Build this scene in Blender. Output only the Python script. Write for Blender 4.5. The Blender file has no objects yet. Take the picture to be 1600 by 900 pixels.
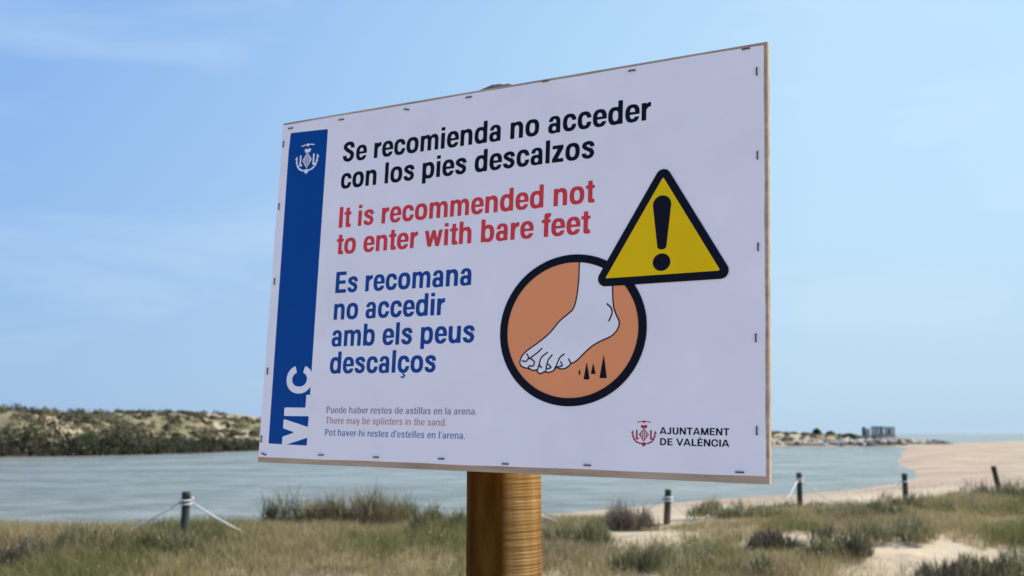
import bpy, math, random
import numpy as np
from math import radians, sin, cos, pi

# ------------------------------------------------------------------ camera, world, sun, exposure
scene = bpy.context.scene
COL = scene.collection
CAM_Z = 3.3                       # the photographer's eye above the lagoon
PITCH = radians(7.99)
F_PX = 1617.0                     # focal length in photograph pixels (1600 wide)
LENS = F_PX / 1600 * 36

cam_data = bpy.data.cameras.new('camera')
cam = bpy.data.objects.new('camera', cam_data)
COL.objects.link(cam)
cam.location = (0, 0, CAM_Z)
cam.rotation_euler = (radians(90) + PITCH, 0, 0)
cam_data.sensor_width = 36
cam_data.lens = LENS
cam_data.clip_start = 0.05
cam_data.clip_end = 20000
cam_data.dof.use_dof = True
cam_data.dof.focus_distance = 1.75
cam_data.dof.aperture_fstop = 6.6
scene.camera = cam

SUN_EL = radians(50)
SUN_AZ = radians(76)              # clockwise from +Y: from the right, a touch behind the sign
world = bpy.data.worlds.new('World')
scene.world = world
world.use_nodes = True
wn, wl = world.node_tree.nodes, world.node_tree.links
for n in list(wn):
    wn.remove(n)
def N(tree, t, **kw):
    n = tree.nodes.new(t)
    for k, v in kw.items():
        setattr(n, k, v)
    return n
wt = world.node_tree
out = N(wt, 'ShaderNodeOutputWorld'); bg = N(wt, 'ShaderNodeBackground')
sky = N(wt, 'ShaderNodeTexSky', sky_type='NISHITA')
sky.sun_disc = False
sky.sun_elevation = SUN_EL
sky.sun_rotation = SUN_AZ
sky.altitude = 0
sky.air_density = 1.0
sky.dust_density = 0.3
sky.ozone_density = 3.0
bg.inputs['Strength'].default_value = 0.143
# thin cirrus veils: stretched noise over the view direction
tc = N(wt, 'ShaderNodeTexCoord')
mp = N(wt, 'ShaderNodeMapping'); mp.inputs['Scale'].default_value = (1.6, 1.6, 7.0)
mp.inputs['Rotation'].default_value = (0.10, 0.22, 0.4)
nz = N(wt, 'ShaderNodeTexNoise'); nz.inputs['Scale'].default_value = 1.7; nz.inputs['Detail'].default_value = 6
nz.inputs['Roughness'].default_value = 0.5; nz.inputs['Distortion'].default_value = 0.5
cr = N(wt, 'ShaderNodeValToRGB')
cr.color_ramp.elements[0].position = 0.50; cr.color_ramp.elements[0].color = (0, 0, 0, 1)
cr.color_ramp.elements[1].position = 0.80; cr.color_ramp.elements[1].color = (0.42, 0.42, 0.42, 1)
tint = N(wt, 'ShaderNodeMix', data_type='RGBA', blend_type='MULTIPLY'); tint.inputs['Factor'].default_value = 1.0
tint.inputs['B'].default_value = (0.95, 1.18, 1.38, 1)
mx = N(wt, 'ShaderNodeMix', data_type='RGBA')
mx.inputs['B'].default_value = (4.6, 5.7, 6.6, 1)
wl.new(tc.outputs['Generated'], mp.inputs['Vector']); wl.new(mp.outputs[0], nz.inputs['Vector'])
wl.new(nz.outputs['Fac'], cr.inputs['Fac'])
wl.new(sky.outputs[0], tint.inputs['A'])
# sea haze in the air: paler towards the horizon and towards the sun's side
sep = N(wt, 'ShaderNodeSeparateXYZ'); wl.new(tc.outputs['Generated'], sep.inputs[0])
dotp = N(wt, 'ShaderNodeVectorMath', operation='DOT_PRODUCT'); dotp.inputs[1].default_value = (sin(SUN_AZ), cos(SUN_AZ), 0)
wl.new(tc.outputs['Generated'], dotp.inputs[0])
side = N(wt, 'ShaderNodeMapRange'); side.inputs['From Min'].default_value = -0.50; side.inputs['From Max'].default_value = 0.50
wl.new(dotp.outputs['Value'], side.inputs['Value'])
def sidemix(l, r):
    m_ = N(wt, 'ShaderNodeMix', data_type='RGBA'); m_.inputs['A'].default_value = (*l, 1); m_.inputs['B'].default_value = (*r, 1)
    wl.new(side.outputs[0], m_.inputs['Factor']); return m_.outputs['Result']
el = N(wt, 'ShaderNodeMapRange'); el.inputs['From Min'].default_value = 0.0; el.inputs['From Max'].default_value = 0.36
wl.new(sep.outputs['Z'], el.inputs['Value'])
hz2 = N(wt, 'ShaderNodeMix', data_type='RGBA'); wl.new(el.outputs[0], hz2.inputs['Factor'])
wl.new(sidemix((1.95, 3.05, 4.75), (3.12, 4.25, 5.4)), hz2.inputs['A']); wl.new(sidemix((0.85, 2.15, 5.3), (3.95, 5.5, 6.2)), hz2.inputs['B'])
am = N(wt, 'ShaderNodeMapRange'); am.inputs['From Min'].default_value = 0.0; am.inputs['From Max'].default_value = 0.75
am.inputs['To Min'].default_value = 0.98; am.inputs['To Max'].default_value = 0.5
wl.new(sep.outputs['Z'], am.inputs['Value'])
hmix = N(wt, 'ShaderNodeMix', data_type='RGBA')
wl.new(am.outputs[0], hmix.inputs['Factor']); wl.new(tint.outputs['Result'], hmix.inputs['A']); wl.new(hz2.outputs['Result'], hmix.inputs['B'])
wl.new(hmix.outputs['Result'], mx.inputs['A'])
wl.new(cr.outputs['Color'], mx.inputs['Factor'])
wl.new(mx.outputs['Result'], bg.inputs['Color']); wl.new(bg.outputs[0], out.inputs['Surface'])

sun_data = bpy.data.lights.new('sun', 'SUN')
sun_data.energy = 5.0
sun_data.angle = radians(0.53)
sun_data.color = (1.0, 0.95, 0.87)
sun = bpy.data.objects.new('sun', sun_data)
COL.objects.link(sun)
sun.rotation_euler = (pi / 2 - SUN_EL, 0, pi - SUN_AZ)   # lamp -Z points away from the sun
sun.location = (30, 0, 40)

scene.view_settings.view_transform = 'Standard'
scene.view_settings.look = 'None'
scene.view_settings.exposure = 0.10
scene.view_settings.gamma = 1.0

rng = np.random.default_rng(7)
random.seed(7)

# ------------------------------------------------------------------ helpers
def mesh_data(name, verts, faces, mat=None, smooth=False):
    """faces: list of tuples or an (n,3)/(n,4) int array"""
    me = bpy.data.meshes.new(name)
    verts = np.asarray(verts, dtype=np.float32)
    if isinstance(faces, np.ndarray):
        n, k = faces.shape
        me.vertices.add(len(verts)); me.vertices.foreach_set('co', verts.ravel())
        me.loops.add(n * k); me.loops.foreach_set('vertex_index', faces.astype(np.int32).ravel())
        me.polygons.add(n)
        me.polygons.foreach_set('loop_start', np.arange(0, n * k, k, dtype=np.int32))
        me.update(calc_edges=True)
    else:
        me.from_pydata(verts.tolist(), [], faces)
    if smooth:
        me.polygons.foreach_set('use_smooth', np.ones(len(me.polygons), dtype=bool))
    if mat:
        me.materials.append(mat)
    me.update()
    return me

def put(name, me, parent=None, loc=(0, 0, 0), label=None, cat=None, group=None, kind=None):
    o = bpy.data.objects.new(name, me)
    COL.objects.link(o)
    o.location = loc
    if parent is not None:
        o.parent = parent
    if label: o['label'] = label
    if cat: o['category'] = cat
    if group: o['group'] = group
    if kind: o['kind'] = kind
    return o

def empty(name, loc, label, cat, group=None, rz=0.0, rot=None):
    o = put(name, None, None, loc, label, cat, group)
    o.empty_display_size = 0.2
    o.rotation_euler = rot if rot else (0, 0, rz)
    return o

def set_color(me, per_face_rgb, k):
    """corner colour attribute: a thing's own varied pigment"""
    at = me.color_attributes.new('tone', 'FLOAT_COLOR', 'CORNER')
    c = np.ones((len(per_face_rgb), 4), dtype=np.float32); c[:, :3] = per_face_rgb
    at.data.foreach_set('color', np.repeat(c, k, axis=0).ravel())

def mat(name, color=(0.5, 0.5, 0.5), rough=0.6, spec=0.5):
    m = bpy.data.materials.new(name); m.use_nodes = True
    b = m.node_tree.nodes['Principled BSDF']
    b.inputs['Base Color'].default_value = (*color, 1)
    b.inputs['Roughness'].default_value = rough
    b.inputs['Specular IOR Level'].default_value = spec
    return m

def noise_mat(name, c1, c2, scale=5, detail=6, rough=0.7, bump=0.0, bump_dist=0.01, stretch=(1, 1, 1), lo=0.35, hi=0.65, spec=0.5, bump_scale=None):
    m = mat(name, c1, rough, spec)
    t = m.node_tree; b = t.nodes['Principled BSDF']
    tc = N(t, 'ShaderNodeTexCoord'); mp = N(t, 'ShaderNodeMapping'); mp.inputs['Scale'].default_value = stretch
    nz = N(t, 'ShaderNodeTexNoise'); nz.inputs['Scale'].default_value = scale; nz.inputs['Detail'].default_value = detail
    cr = N(t, 'ShaderNodeValToRGB')
    cr.color_ramp.elements[0].position = lo; cr.color_ramp.elements[0].color = (*c1, 1)
    cr.color_ramp.elements[1].position = hi; cr.color_ramp.elements[1].color = (*c2, 1)
    L = t.links
    L.new(tc.outputs['Object'], mp.inputs['Vector']); L.new(mp.outputs[0], nz.inputs['Vector'])
    L.new(nz.outputs['Fac'], cr.inputs['Fac']); L.new(cr.outputs['Color'], b.inputs['Base Color'])
    if bump:
        bp = N(t, 'ShaderNodeBump'); bp.inputs['Strength'].default_value = bump; bp.inputs['Distance'].default_value = bump_dist
        if bump_scale:
            n2 = N(t, 'ShaderNodeTexNoise'); n2.inputs['Scale'].default_value = bump_scale; n2.inputs['Detail'].default_value = 5
            L.new(mp.outputs[0], n2.inputs['Vector']); L.new(n2.outputs['Fac'], bp.inputs['Height'])
        else:
            L.new(nz.outputs['Fac'], bp.inputs['Height'])
        L.new(bp.outputs['Normal'], b.inputs['Normal'])
    return m

def tone_mat(name, rough=0.7, trans=0.25, spec=0.3):
    """leaf and blade material: colour from the mesh's own tone attribute, some light passing through"""
    m = bpy.data.materials.new(name); m.use_nodes = True
    t = m.node_tree; b = t.nodes['Principled BSDF']; o = t.nodes['Material Output']
    a = N(t, 'ShaderNodeAttribute', attribute_name='tone')
    nz = N(t, 'ShaderNodeTexNoise'); nz.inputs['Scale'].default_value = 3.0
    hs = N(t, 'ShaderNodeHueSaturation')
    mr = N(t, 'ShaderNodeMapRange'); mr.inputs['To Min'].default_value = 0.75; mr.inputs['To Max'].default_value = 1.25
    tcn = N(t, 'ShaderNodeTexCoord')
    L = t.links
    L.new(tcn.outputs['Object'], nz.inputs['Vector']); L.new(nz.outputs['Fac'], mr.inputs['Value'])
    L.new(mr.outputs[0], hs.inputs['Value']); L.new(a.outputs['Color'], hs.inputs['Color'])
    L.new(hs.outputs[0], b.inputs['Base Color'])
    b.inputs['Roughness'].default_value = rough; b.inputs['Specular IOR Level'].default_value = spec
    tr = N(t, 'ShaderNodeBsdfTranslucent'); ms = N(t, 'ShaderNodeMixShader'); ms.inputs[0].default_value = trans
    L.new(hs.outputs[0], tr.inputs['Color'])
    L.new(b.outputs[0], ms.inputs[1]); L.new(tr.outputs[0], ms.inputs[2]); L.new(ms.outputs[0], o.inputs['Surface'])
    return m

def tube(pts, r, seg=8, closed_ends=True):
    pts = np.asarray(pts, float); n = len(pts)
    r = np.broadcast_to(np.asarray(r, float), (n,))
    V = []; Fc = []
    for i in range(n):
        d = pts[min(i + 1, n - 1)] - pts[max(i - 1, 0)]
        d = d / (np.linalg.norm(d) + 1e-9)
        a = np.cross(d, (0, 0, 1)); 
        if np.linalg.norm(a) < 1e-3: a = np.cross(d, (0, 1, 0))
        a /= np.linalg.norm(a); b = np.cross(d, a)
        for k in range(seg):
            t = 2 * pi * k / seg
            V.append(pts[i] + r[i] * (cos(t) * a + sin(t) * b))
    for i in range(n - 1):
        for k in range(seg):
            k2 = (k + 1) % seg
            Fc.append((i * seg + k, i * seg + k2, (i + 1) * seg + k2, (i + 1) * seg + k))
    if closed_ends:
        Fc.append(tuple(range(seg - 1, -1, -1))); Fc.append(tuple((n - 1) * seg + k for k in range(seg)))
    return V, Fc

def lathe(profile, seg=32, jitter=0.0, center=(0, 0)):
    """profile: list of (r, z) from bottom to top, closed with caps"""
    V = []; Fc = []
    ph = [random.uniform(0, 6.28) for _ in range(4)]
    for (r, z) in profile:
        for k in range(seg):
            t = 2 * pi * k / seg
            rr = r * (1 + jitter * (sin(2 * t + ph[0] + z) + 0.6 * sin(3 * t + ph[1] + 2.1 * z) + 0.4 * sin(5 * t + ph[2])))
            V.append((center[0] + rr * cos(t), center[1] + rr * sin(t), z))
    n = len(profile)
    for i in range(n - 1):
        for k in range(seg):
            k2 = (k + 1) % seg
            Fc.append((i * seg + k, i * seg + k2, (i + 1) * seg + k2, (i + 1) * seg + k))
    Fc.append(tuple(range(seg - 1, -1, -1))); Fc.append(tuple((n - 1) * seg + k for k in range(seg)))
    return V, Fc

def join(parts):
    V = []; Fc = []
    for v, f in parts:
        o = len(V); V += [tuple(p) for p in v]; Fc += [tuple(i + o for i in q) for q in f]
    return V, Fc

def box(x0, x1, y0, y1, z0, z1):
    v = [(x, y, z) for x in (x0, x1) for y in (y0, y1) for z in (z0, z1)]
    f = [(0, 1, 3, 2), (4, 6, 7, 5), (0, 4, 5, 1), (2, 3, 7, 6), (0, 2, 6, 4), (1, 5, 7, 3)]
    return v, f

# value noise on a lattice, for terrain
_tab = np.random.default_rng(3).random((256, 256))
def vnoise(x, y, s):
    x = np.asarray(x, float) / s; y = np.asarray(y, float) / s
    xi = np.floor(x).astype(int); yi = np.floor(y).astype(int)
    fx = x - xi; fy = y - yi; fx = fx * fx * (3 - 2 * fx); fy = fy * fy * (3 - 2 * fy)
    g = lambda a, b: _tab[a % 256, b % 256]
    return (g(xi, yi) * (1 - fx) + g(xi + 1, yi) * fx) * (1 - fy) + (g(xi, yi + 1) * (1 - fx) + g(xi + 1, yi + 1) * fx) * fy
def fbm(x, y, s, o=4):
    r = 0; a = 0.5
    for i in range(o):
        r = r + a * vnoise(x + 17.3 * i, y - 9.1 * i, s); a *= 0.5; s *= 0.5
    return r - 0.47

# ------------------------------------------------------------------ terrain
def smooth(a, b, t):
    t = np.clip((t - a) / (b - a), 0, 1); return t * t * (3 - 2 * t)

LAGOON = np.array([(-420, 60), (-200, 42), (-60, 36), (-20, 32.5), (-9, 33), (-3.8, 38), (3, 45), (10, 53), (16, 58), (20, 62), (25, 69),
                   (30, 78), (36, 94), (40.5, 110), (47, 128), (56, 150), (65, 176), (75, 200), (86, 228), (93, 252), (98, 262), (90, 267), (68, 268), (20, 255), (0, 245), (-50, 203),
                   (-54, 172), (-62, 154), (-75, 148), (-104, 143), (-150, 142), (-250, 140), (-420, 135)], float)
SEA = np.array([(-3000, 420), (-300, 400), (40, 330), (100, 296), (113, 283), (124, 292), (140, 335), (200, 352), (330, 372), (900, 360),
                (3000, 200), (9000, 9000), (-9000, 9000)], float)

def poly_sd(P, x, y):
    """signed distance, negative inside"""
    x = np.asarray(x, float); y = np.asarray(y, float)
    d = np.full(x.shape, 1e18); ins = np.zeros(x.shape, bool)
    for i in range(len(P)):
        ax, ay = P[i]; bx, by = P[(i + 1) % len(P)]
        ex, ey = bx - ax, by - ay
        t = np.clip(((x - ax) * ex + (y - ay) * ey) / (ex * ex + ey * ey), 0, 1)
        d = np.minimum(d, (x - ax - t * ex) ** 2 + (y - ay - t * ey) ** 2)
        c = ((ay > y) != (by > y)) & (x < (bx - ax) * (y - ay) / (by - ay + 1e-12) + ax)
        ins ^= c
    return np.where(ins, -1, 1) * np.sqrt(d)

DX = [-200, -20, -6, -3, 0, 3, 6, 9, 13, 18, 30, 80]
DY = [19, 18, 17.6, 18.6, 19.4, 19.6, 20.5, 22, 27, 31, 38, 60]
def height(x, y):
    x = np.asarray(x, float); y = np.asarray(y, float)
    d = np.minimum(poly_sd(LAGOON, x, y), poly_sd(SEA, x, y))
    h = np.where(d < 0, np.maximum(d * 0.12, -1.4), 0.55 * (1 - np.exp(-np.maximum(d, 0) * 0.12)) + 0.06 * smooth(0, 3, d))
    h = h + np.where(d > 0, fbm(x, y, 9, 3) * 0.25 * smooth(0, 12, d), 0)
    h = h + smooth(3, 10, d) * 0.30 * (1 - smooth(66, 84, y)) + smooth(300, 345, y) * smooth(3, 15, d) * 0.5 * (x > 112)
    # the near dune the photographer stands on
    edge = np.interp(x, DX, DY)
    near = 1 - smooth(0, 8, y - edge)
    top = 1.62 + fbm(x, y, 5, 4) * 0.34 + fbm(x + 50, y, 1.5, 3) * 0.22
    top = top - 0.62 * smooth(0, 5.5, 18.6 + 0.16 * np.maximum(x, 0) - y) + 0.35 * smooth(9, 2, y)
    h = h * (1 - near) + top * near
    # dunes beyond the lagoon, high at the left, low towards the breakwater
    kk = smooth(-10, 40, x)
    far = (smooth(2, 40, d) * (1 - kk) + smooth(1, 9, d) * kk) * (smooth(118, 150, y) * (1 - kk) + smooth(255, 268, y) * (1 - smooth(98, 112, x)) * kk)
    hx = np.interp(x, [-400, -170, -120, -90, -75, -60, -50, -20, 20, 60, 85, 100, 112], [8, 7.2, 6.8, 7.0, 8.0, 5.8, 4.0, 4.0, 4.3, 3.6, 3.0, 1.6, 0])
    far_m = far * np.where(x < 112, 1, 0)
    bumps = fbm(x, y, 34, 4) * 3.6 * np.clip(hx / 8, 0.12, 1)
    ridge = smooth(2, 34, d) * (1 - kk) + smooth(1, 11, d) * kk
    h = h + far_m * (hx * ridge - 0.4 + bumps) * np.where(poly_sd(LAGOON, x, y) > 0, 1, 0) * smooth(0, 8, d)
    spit = smooth(60, 90, y) * np.where(x > 20, 1, 0) * smooth(12, 40, d)
    h = h + spit * (fbm(x, y, 22, 3) * 0.5 + 0.1) * (1 - far_m)
    return h

def build_ground():
    a1 = np.radians(np.concatenate([np.arange(-42, 42, 0.16), np.arange(42, 318, 2.0)]))
    r = np.concatenate([np.geomspace(0.25, 9, 34), np.geomspace(9.2, 60, 150), np.geomspace(60.5, 460, 210), np.geomspace(480, 12000, 22)])
    A, R = np.meshgrid(a1, r)
    X = (R * np.sin(A)).ravel(); Y = (R * np.cos(A)).ravel(); Z = height(X, Y)
    n, m = A.shape
    X = np.append(X, 0); Y = np.append(Y, 0); Z = np.append(Z, height(np.array([0.]), np.array([0.]))[0])
    i = np.arange(n - 1)[:, None] * m; j = np.arange(m)[None, :]; j2 = (j + 1) % m
    q = np.stack([(i + j), (i + m + j), (i + m + j2), (i + j2)], -1).reshape(-1, 4)[:, ::-1]
    c = len(X) - 1
    fan = np.stack([np.full(m, c), np.arange(m), (np.arange(m) + 1) % m, (np.arange(m) + 1) % m], -1)
    me = mesh_data('sandy_ground', np.stack([X, Y, Z], -1), q[:, ::-1], M['sand'], True)
    return put('sandy_ground', me, kind='structure')

M = {}
def make_sand():
    m = mat('pale sand', (0.5, 0.4, 0.28), 0.95, 0.2)
    t = m.node_tree; b = t.nodes['Principled BSDF']; L = t.links
    tc = N(t, 'ShaderNodeTexCoord'); sp = N(t, 'ShaderNodeSeparateXYZ')
    L.new(tc.outputs['Object'], sp.inputs[0])
    def noise(s, det=6, ro=0.55):
        n = N(t, 'ShaderNodeTexNoise'); n.inputs['Scale'].default_value = s; n.inputs['Detail'].default_value = det
        n.inputs['Roughness'].default_value = ro; L.new(tc.outputs['Object'], n.inputs['Vector']); return n
    def ramp(src, stops):
        r = N(t, 'ShaderNodeValToRGB'); e = r.color_ramp.elements
        e[0].position, e[0].color = stops[0][0], (*stops[0][1], 1); e[1].position, e[1].color = stops[-1][0], (*stops[-1][1], 1)
        for p, c in stops[1:-1]:
            x = e.new(p); x.color = (*c, 1)
        L.new(src, r.inputs['Fac']); return r
    def mix(f, a, c2, blend='MIX'):
        x = N(t, 'ShaderNodeMix', data_type='RGBA', blend_type=blend)
        if isinstance(f, float): x.inputs['Factor'].default_value = f
        else: L.new(f, x.inputs['Factor'])
        L.new(a, x.inputs['A']); L.new(c2, x.inputs['B']); return x.outputs['Result']
    sand = ramp(noise(0.35, 8, 0.65).outputs['Fac'], [(0.3, (0.42, 0.325, 0.22)), (0.52, (0.53, 0.42, 0.285)), (0.7, (0.62, 0.51, 0.36))])
    wet = ramp(noise(0.14, 7, 0.65).outputs['Fac'], [(0.35, (0.35, 0.255, 0.175)), (0.65, (0.50, 0.385, 0.275))])
    # wet sand just above the water
    mr = N(t, 'ShaderNodeMapRange'); mr.inputs['From Min'].default_value = 0.52; mr.inputs['From Max'].default_value = 0.82
    wob = N(t, 'ShaderNodeMath', operation='MULTIPLY_ADD'); L.new(noise(0.05, 3).outputs['Fac'], wob.inputs[0])
    wob.inputs[1].default_value = -0.5; L.new(sp.outputs['Z'], wob.inputs[2])
    ad = N(t, 'ShaderNodeMath', operation='ADD'); ad.inputs[1].default_value = 0.25; L.new(wob.outputs[0], ad.inputs[0])
    L.new(ad.outputs[0], mr.inputs['Value'])
    base = mix(mr.outputs[0], wet.outputs['Color'], sand.outputs['Color'])
    # litter of dead stems and matted low growth on the near dune
    lit = ramp(noise(2.2, 8, 0.7).outputs['Fac'], [(0.35, (0.22, 0.165, 0.11)), (0.65, (0.46, 0.37, 0.25))])
    lm = ramp(noise(0.55, 5, 0.6).outputs['Fac'], [(0.40, (1, 1, 1)), (0.52, (0, 0, 0))])
    g = N(t, 'ShaderNodeMapRange'); g.inputs['From Min'].default_value = 1.2; g.inputs['From Max'].default_value = 1.5
    L.new(sp.outputs['Z'], g.inputs['Value'])
    g2 = N(t, 'ShaderNodeMapRange'); g2.inputs['From Min'].default_value = 60; g2.inputs['From Max'].default_value = 50
    L.new(sp.outputs['Y'], g2.inputs['Value'])
    g3 = N(t, 'ShaderNodeMapRange'); g3.inputs['From Min'].default_value = 9.5; g3.inputs['From Max'].default_value = 11.5  # unseen foreground kept clear of litter to bounce light onto the sign
    L.new(sp.outputs['Y'], g3.inputs['Value'])
    k = N(t, 'ShaderNodeMath', operation='MULTIPLY'); L.new(g.outputs[0], k.inputs[0]); L.new(g2.outputs[0], k.inputs[1])
    k2 = N(t, 'ShaderNodeMath', operation='MULTIPLY'); L.new(k.outputs[0], k2.inputs[0]); L.new(lm.outputs['Color'], k2.inputs[1])
    k3 = N(t, 'ShaderNodeMath', operation='MULTIPLY'); L.new(k2.outputs[0], k3.inputs[0]); L.new(g3.outputs[0], k3.inputs[1])
    base = mix(k3.outputs[0], base, lit.outputs['Color'])
    # low olive ground growth over the far dunes
    veg = ramp(noise(0.25, 8, 0.7).outputs['Fac'], [(0.35, (0.12, 0.115, 0.055)), (0.65, (0.30, 0.245, 0.145))])
    vm = ramp(noise(0.045, 7, 0.62).outputs['Fac'], [(0.50, (1, 1, 1)), (0.58, (0.10, 0.10, 0.10))])
    f1 = N(t, 'ShaderNodeMapRange'); f1.inputs['From Min'].default_value = 0.35; f1.inputs['From Max'].default_value = 1.2
    L.new(sp.outputs['Z'], f1.inputs['Value'])
    f2 = N(t, 'ShaderNodeMapRange'); f2.inputs['From Min'].default_value = 120; f2.inputs['From Max'].default_value = 150
    L.new(sp.outputs['Y'], f2.inputs['Value'])
    f3 = N(t, 'ShaderNodeMapRange'); f3.inputs['From Min'].default_value = 40; f3.inputs['From Max'].default_value = -10
    f3.inputs['To Min'].default_value = 0.35
    L.new(sp.outputs['X'], f3.inputs['Value'])
    a = N(t, 'ShaderNodeMath', operation='MULTIPLY'); L.new(f1.outputs[0], a.inputs[0]); L.new(f2.outputs[0], a.inputs[1])
    a2 = N(t, 'ShaderNodeMath', operation='MULTIPLY'); L.new(a.outputs[0], a2.inputs[0]); L.new(f3.outputs[0], a2.inputs[1])
    a3 = N(t, 'ShaderNodeMath', operation='MULTIPLY'); L.new(a2.outputs[0], a3.inputs[0]); L.new(vm.outputs['Color'], a3.inputs[1])
    base = mix(a3.outputs[0], base, veg.outputs['Color'])
    # dark reflection of the bushes, painted onto the far left bank
    m1 = N(t, 'ShaderNodeMapRange'); m1.inputs['From Min'].default_value = 1.1; m1.inputs['From Max'].default_value = 0.5; L.new(sp.outputs['Z'], m1.inputs['Value'])
    m2 = N(t, 'ShaderNodeMath', operation='LESS_THAN'); m2.inputs[1].default_value = 0; L.new(sp.outputs['X'], m2.inputs[0])
    m3 = N(t, 'ShaderNodeMath', operation='MULTIPLY'); L.new(m1.outputs[0], m3.inputs[0]); L.new(m2.outputs[0], m3.inputs[1])
    m4 = N(t, 'ShaderNodeMath', operation='MULTIPLY'); L.new(m3.outputs[0], m4.inputs[0]); L.new(f2.outputs[0], m4.inputs[1])
    bank_reflection = ramp(noise(0.4, 5).outputs['Fac'], [(0.35, (0.07, 0.05, 0.035)), (0.65, (0.15, 0.115, 0.08))])
    base = mix(m4.outputs[0], base, bank_reflection.outputs['Color'])
    L.new(base, b.inputs['Base Color'])
    bp = N(t, 'ShaderNodeBump'); bp.inputs['Strength'].default_value = 0.7; bp.inputs['Distance'].default_value = 0.06
    L.new(noise(6, 8, 0.6).outputs['Fac'], bp.inputs['Height']); L.new(bp.outputs[0], b.inputs['Normal'])
    return m
M['sand'] = make_sand()

def make_water():
    m = mat('lagoon water', (0.10, 0.14, 0.135), 0.2, 0.5)
    t = m.node_tree; b = t.nodes['Principled BSDF']; L = t.links
    b.inputs['IOR'].default_value = 1.33
    tc = N(t, 'ShaderNodeTexCoord'); mp = N(t, 'ShaderNodeMapping'); mp.inputs['Scale'].default_value = (0.8, 1.5, 1); mp.inputs['Rotation'].default_value = (0, 0, 0.3)
    L.new(tc.outputs['Object'], mp.inputs['Vector'])
    n1 = N(t, 'ShaderNodeTexNoise'); n1.inputs['Scale'].default_value = 0.9; n1.inputs['Detail'].default_value = 7; n1.inputs['Roughness'].default_value = 0.65
    n2 = N(t, 'ShaderNodeTexNoise'); n2.inputs['Scale'].default_value = 0.06; n2.inputs['Detail'].default_value = 4
    for n in (n1, n2): L.new(mp.outputs[0], n.inputs['Vector'])
    bp = N(t, 'ShaderNodeBump'); bp.inputs['Distance'].default_value = 0.55
    mr = N(t, 'ShaderNodeMapRange'); mr.inputs['From Min'].default_value = 0.42; mr.inputs['From Max'].default_value = 0.58
    mr.inputs['To Min'].default_value = 0.95; mr.inputs['To Max'].default_value = 0.30
    L.new(n2.outputs['Fac'], mr.inputs['Value']); L.new(mr.outputs[0], bp.inputs['Strength'])
    L.new(n1.outputs['Fac'], bp.inputs['Height']); L.new(bp.outputs[0], b.inputs['Normal'])
    cr = N(t, 'ShaderNodeValToRGB'); cr.color_ramp.elements[0].position = 0.42; cr.color_ramp.elements[0].color = (0.150, 0.158, 0.118, 1)
    cr.color_ramp.elements[1].position = 0.6; cr.color_ramp.elements[1].color = (0.285, 0.285, 0.222, 1)
    n3 = N(t, 'ShaderNodeTexNoise'); n3.inputs['Scale'].default_value = 0.34; n3.inputs['Detail'].default_value = 6; n3.inputs['Roughness'].default_value = 0.7
    L.new(mp.outputs[0], n3.inputs['Vector'])
    av = N(t, 'ShaderNodeMix', data_type='FLOAT'); av.inputs['Factor'].default_value = 0.6
    L.new(n2.outputs['Fac'], av.inputs['A']); L.new(n3.outputs['Fac'], av.inputs['B'])
    L.new(av.outputs['Result'], cr.inputs['Fac']); L.new(cr.outputs['Color'], b.inputs['Base Color'])
    L.new(av.outputs['Result'], mr.inputs['Value'])
    return m
M['water'] = make_water()
build_ground()
ang = np.linspace(0, 2 * pi, 129)[:-1]
wr = [1, 30, 200, 1500, 15000]
WV = [(0, 0, 0)] + [(r * cos(a), r * sin(a), 0) for r in wr for a in ang]
WF = [(0, 1 + k, 1 + (k + 1) % 128) for k in range(128)]
for i in range(len(wr) - 1):
    WF += [(1 + i * 128 + k, 1 + (i + 1) * 128 + k, 1 + (i + 1) * 128 + (k + 1) % 128, 1 + i * 128 + (k + 1) % 128) for k in range(128)]
put('lagoon_and_sea_water', mesh_data('water', WV, WF, M['water']), kind='structure')

# ------------------------------------------------------------------ the sign: plane, shapes as implicit fields, printing
K = 0.7                                              # board height in metres
Rp = np.array([[1, 0, 0], [0, sin(PITCH), cos(PITCH)], [0, -cos(PITCH), sin(PITCH)]])   # camera (right, down, forward) -> world
PU = Rp @ np.array([1.27023492, -0.07345453, -0.72134236])
PV = Rp @ np.array([-0.03636215, 0.98579061, -0.16399595])
PO = Rp @ np.array([-0.68388568, -0.49232106, 3.09759983])
ASP = 1.4626
eu = PU / np.linalg.norm(PU)
ev = PV - eu * (PV @ eu); ev /= np.linalg.norm(ev)
en = np.cross(ev, eu); en /= np.linalg.norm(en)      # out of the printed face?
if en @ (PO) > 0: en = -en                           # towards the camera
ORIG = PO * K + np.array([0, 0, CAM_Z])
def SP(u, v, w=0.0):
    """board coordinates (u right, v down, in board heights; w metres proud of the face) -> world"""
    return ORIG + eu * (u * K) + ev * (v * K) + en * w
Hm = np.array([[1.27023492 / ASP, -0.03636215, -0.68388568], [-0.07345453 / ASP, 0.98579061, -0.49232106], [-0.72134236 / ASP, -0.16399595, 3.09759983]])
Hi = np.linalg.inv(Hm)
def px(x, y):
    p = Hi @ np.array([(x - 800) / F_PX, (y - 450) / F_PX, 1.0]); return (p[0] / p[2], p[1] / p[2])

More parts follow.
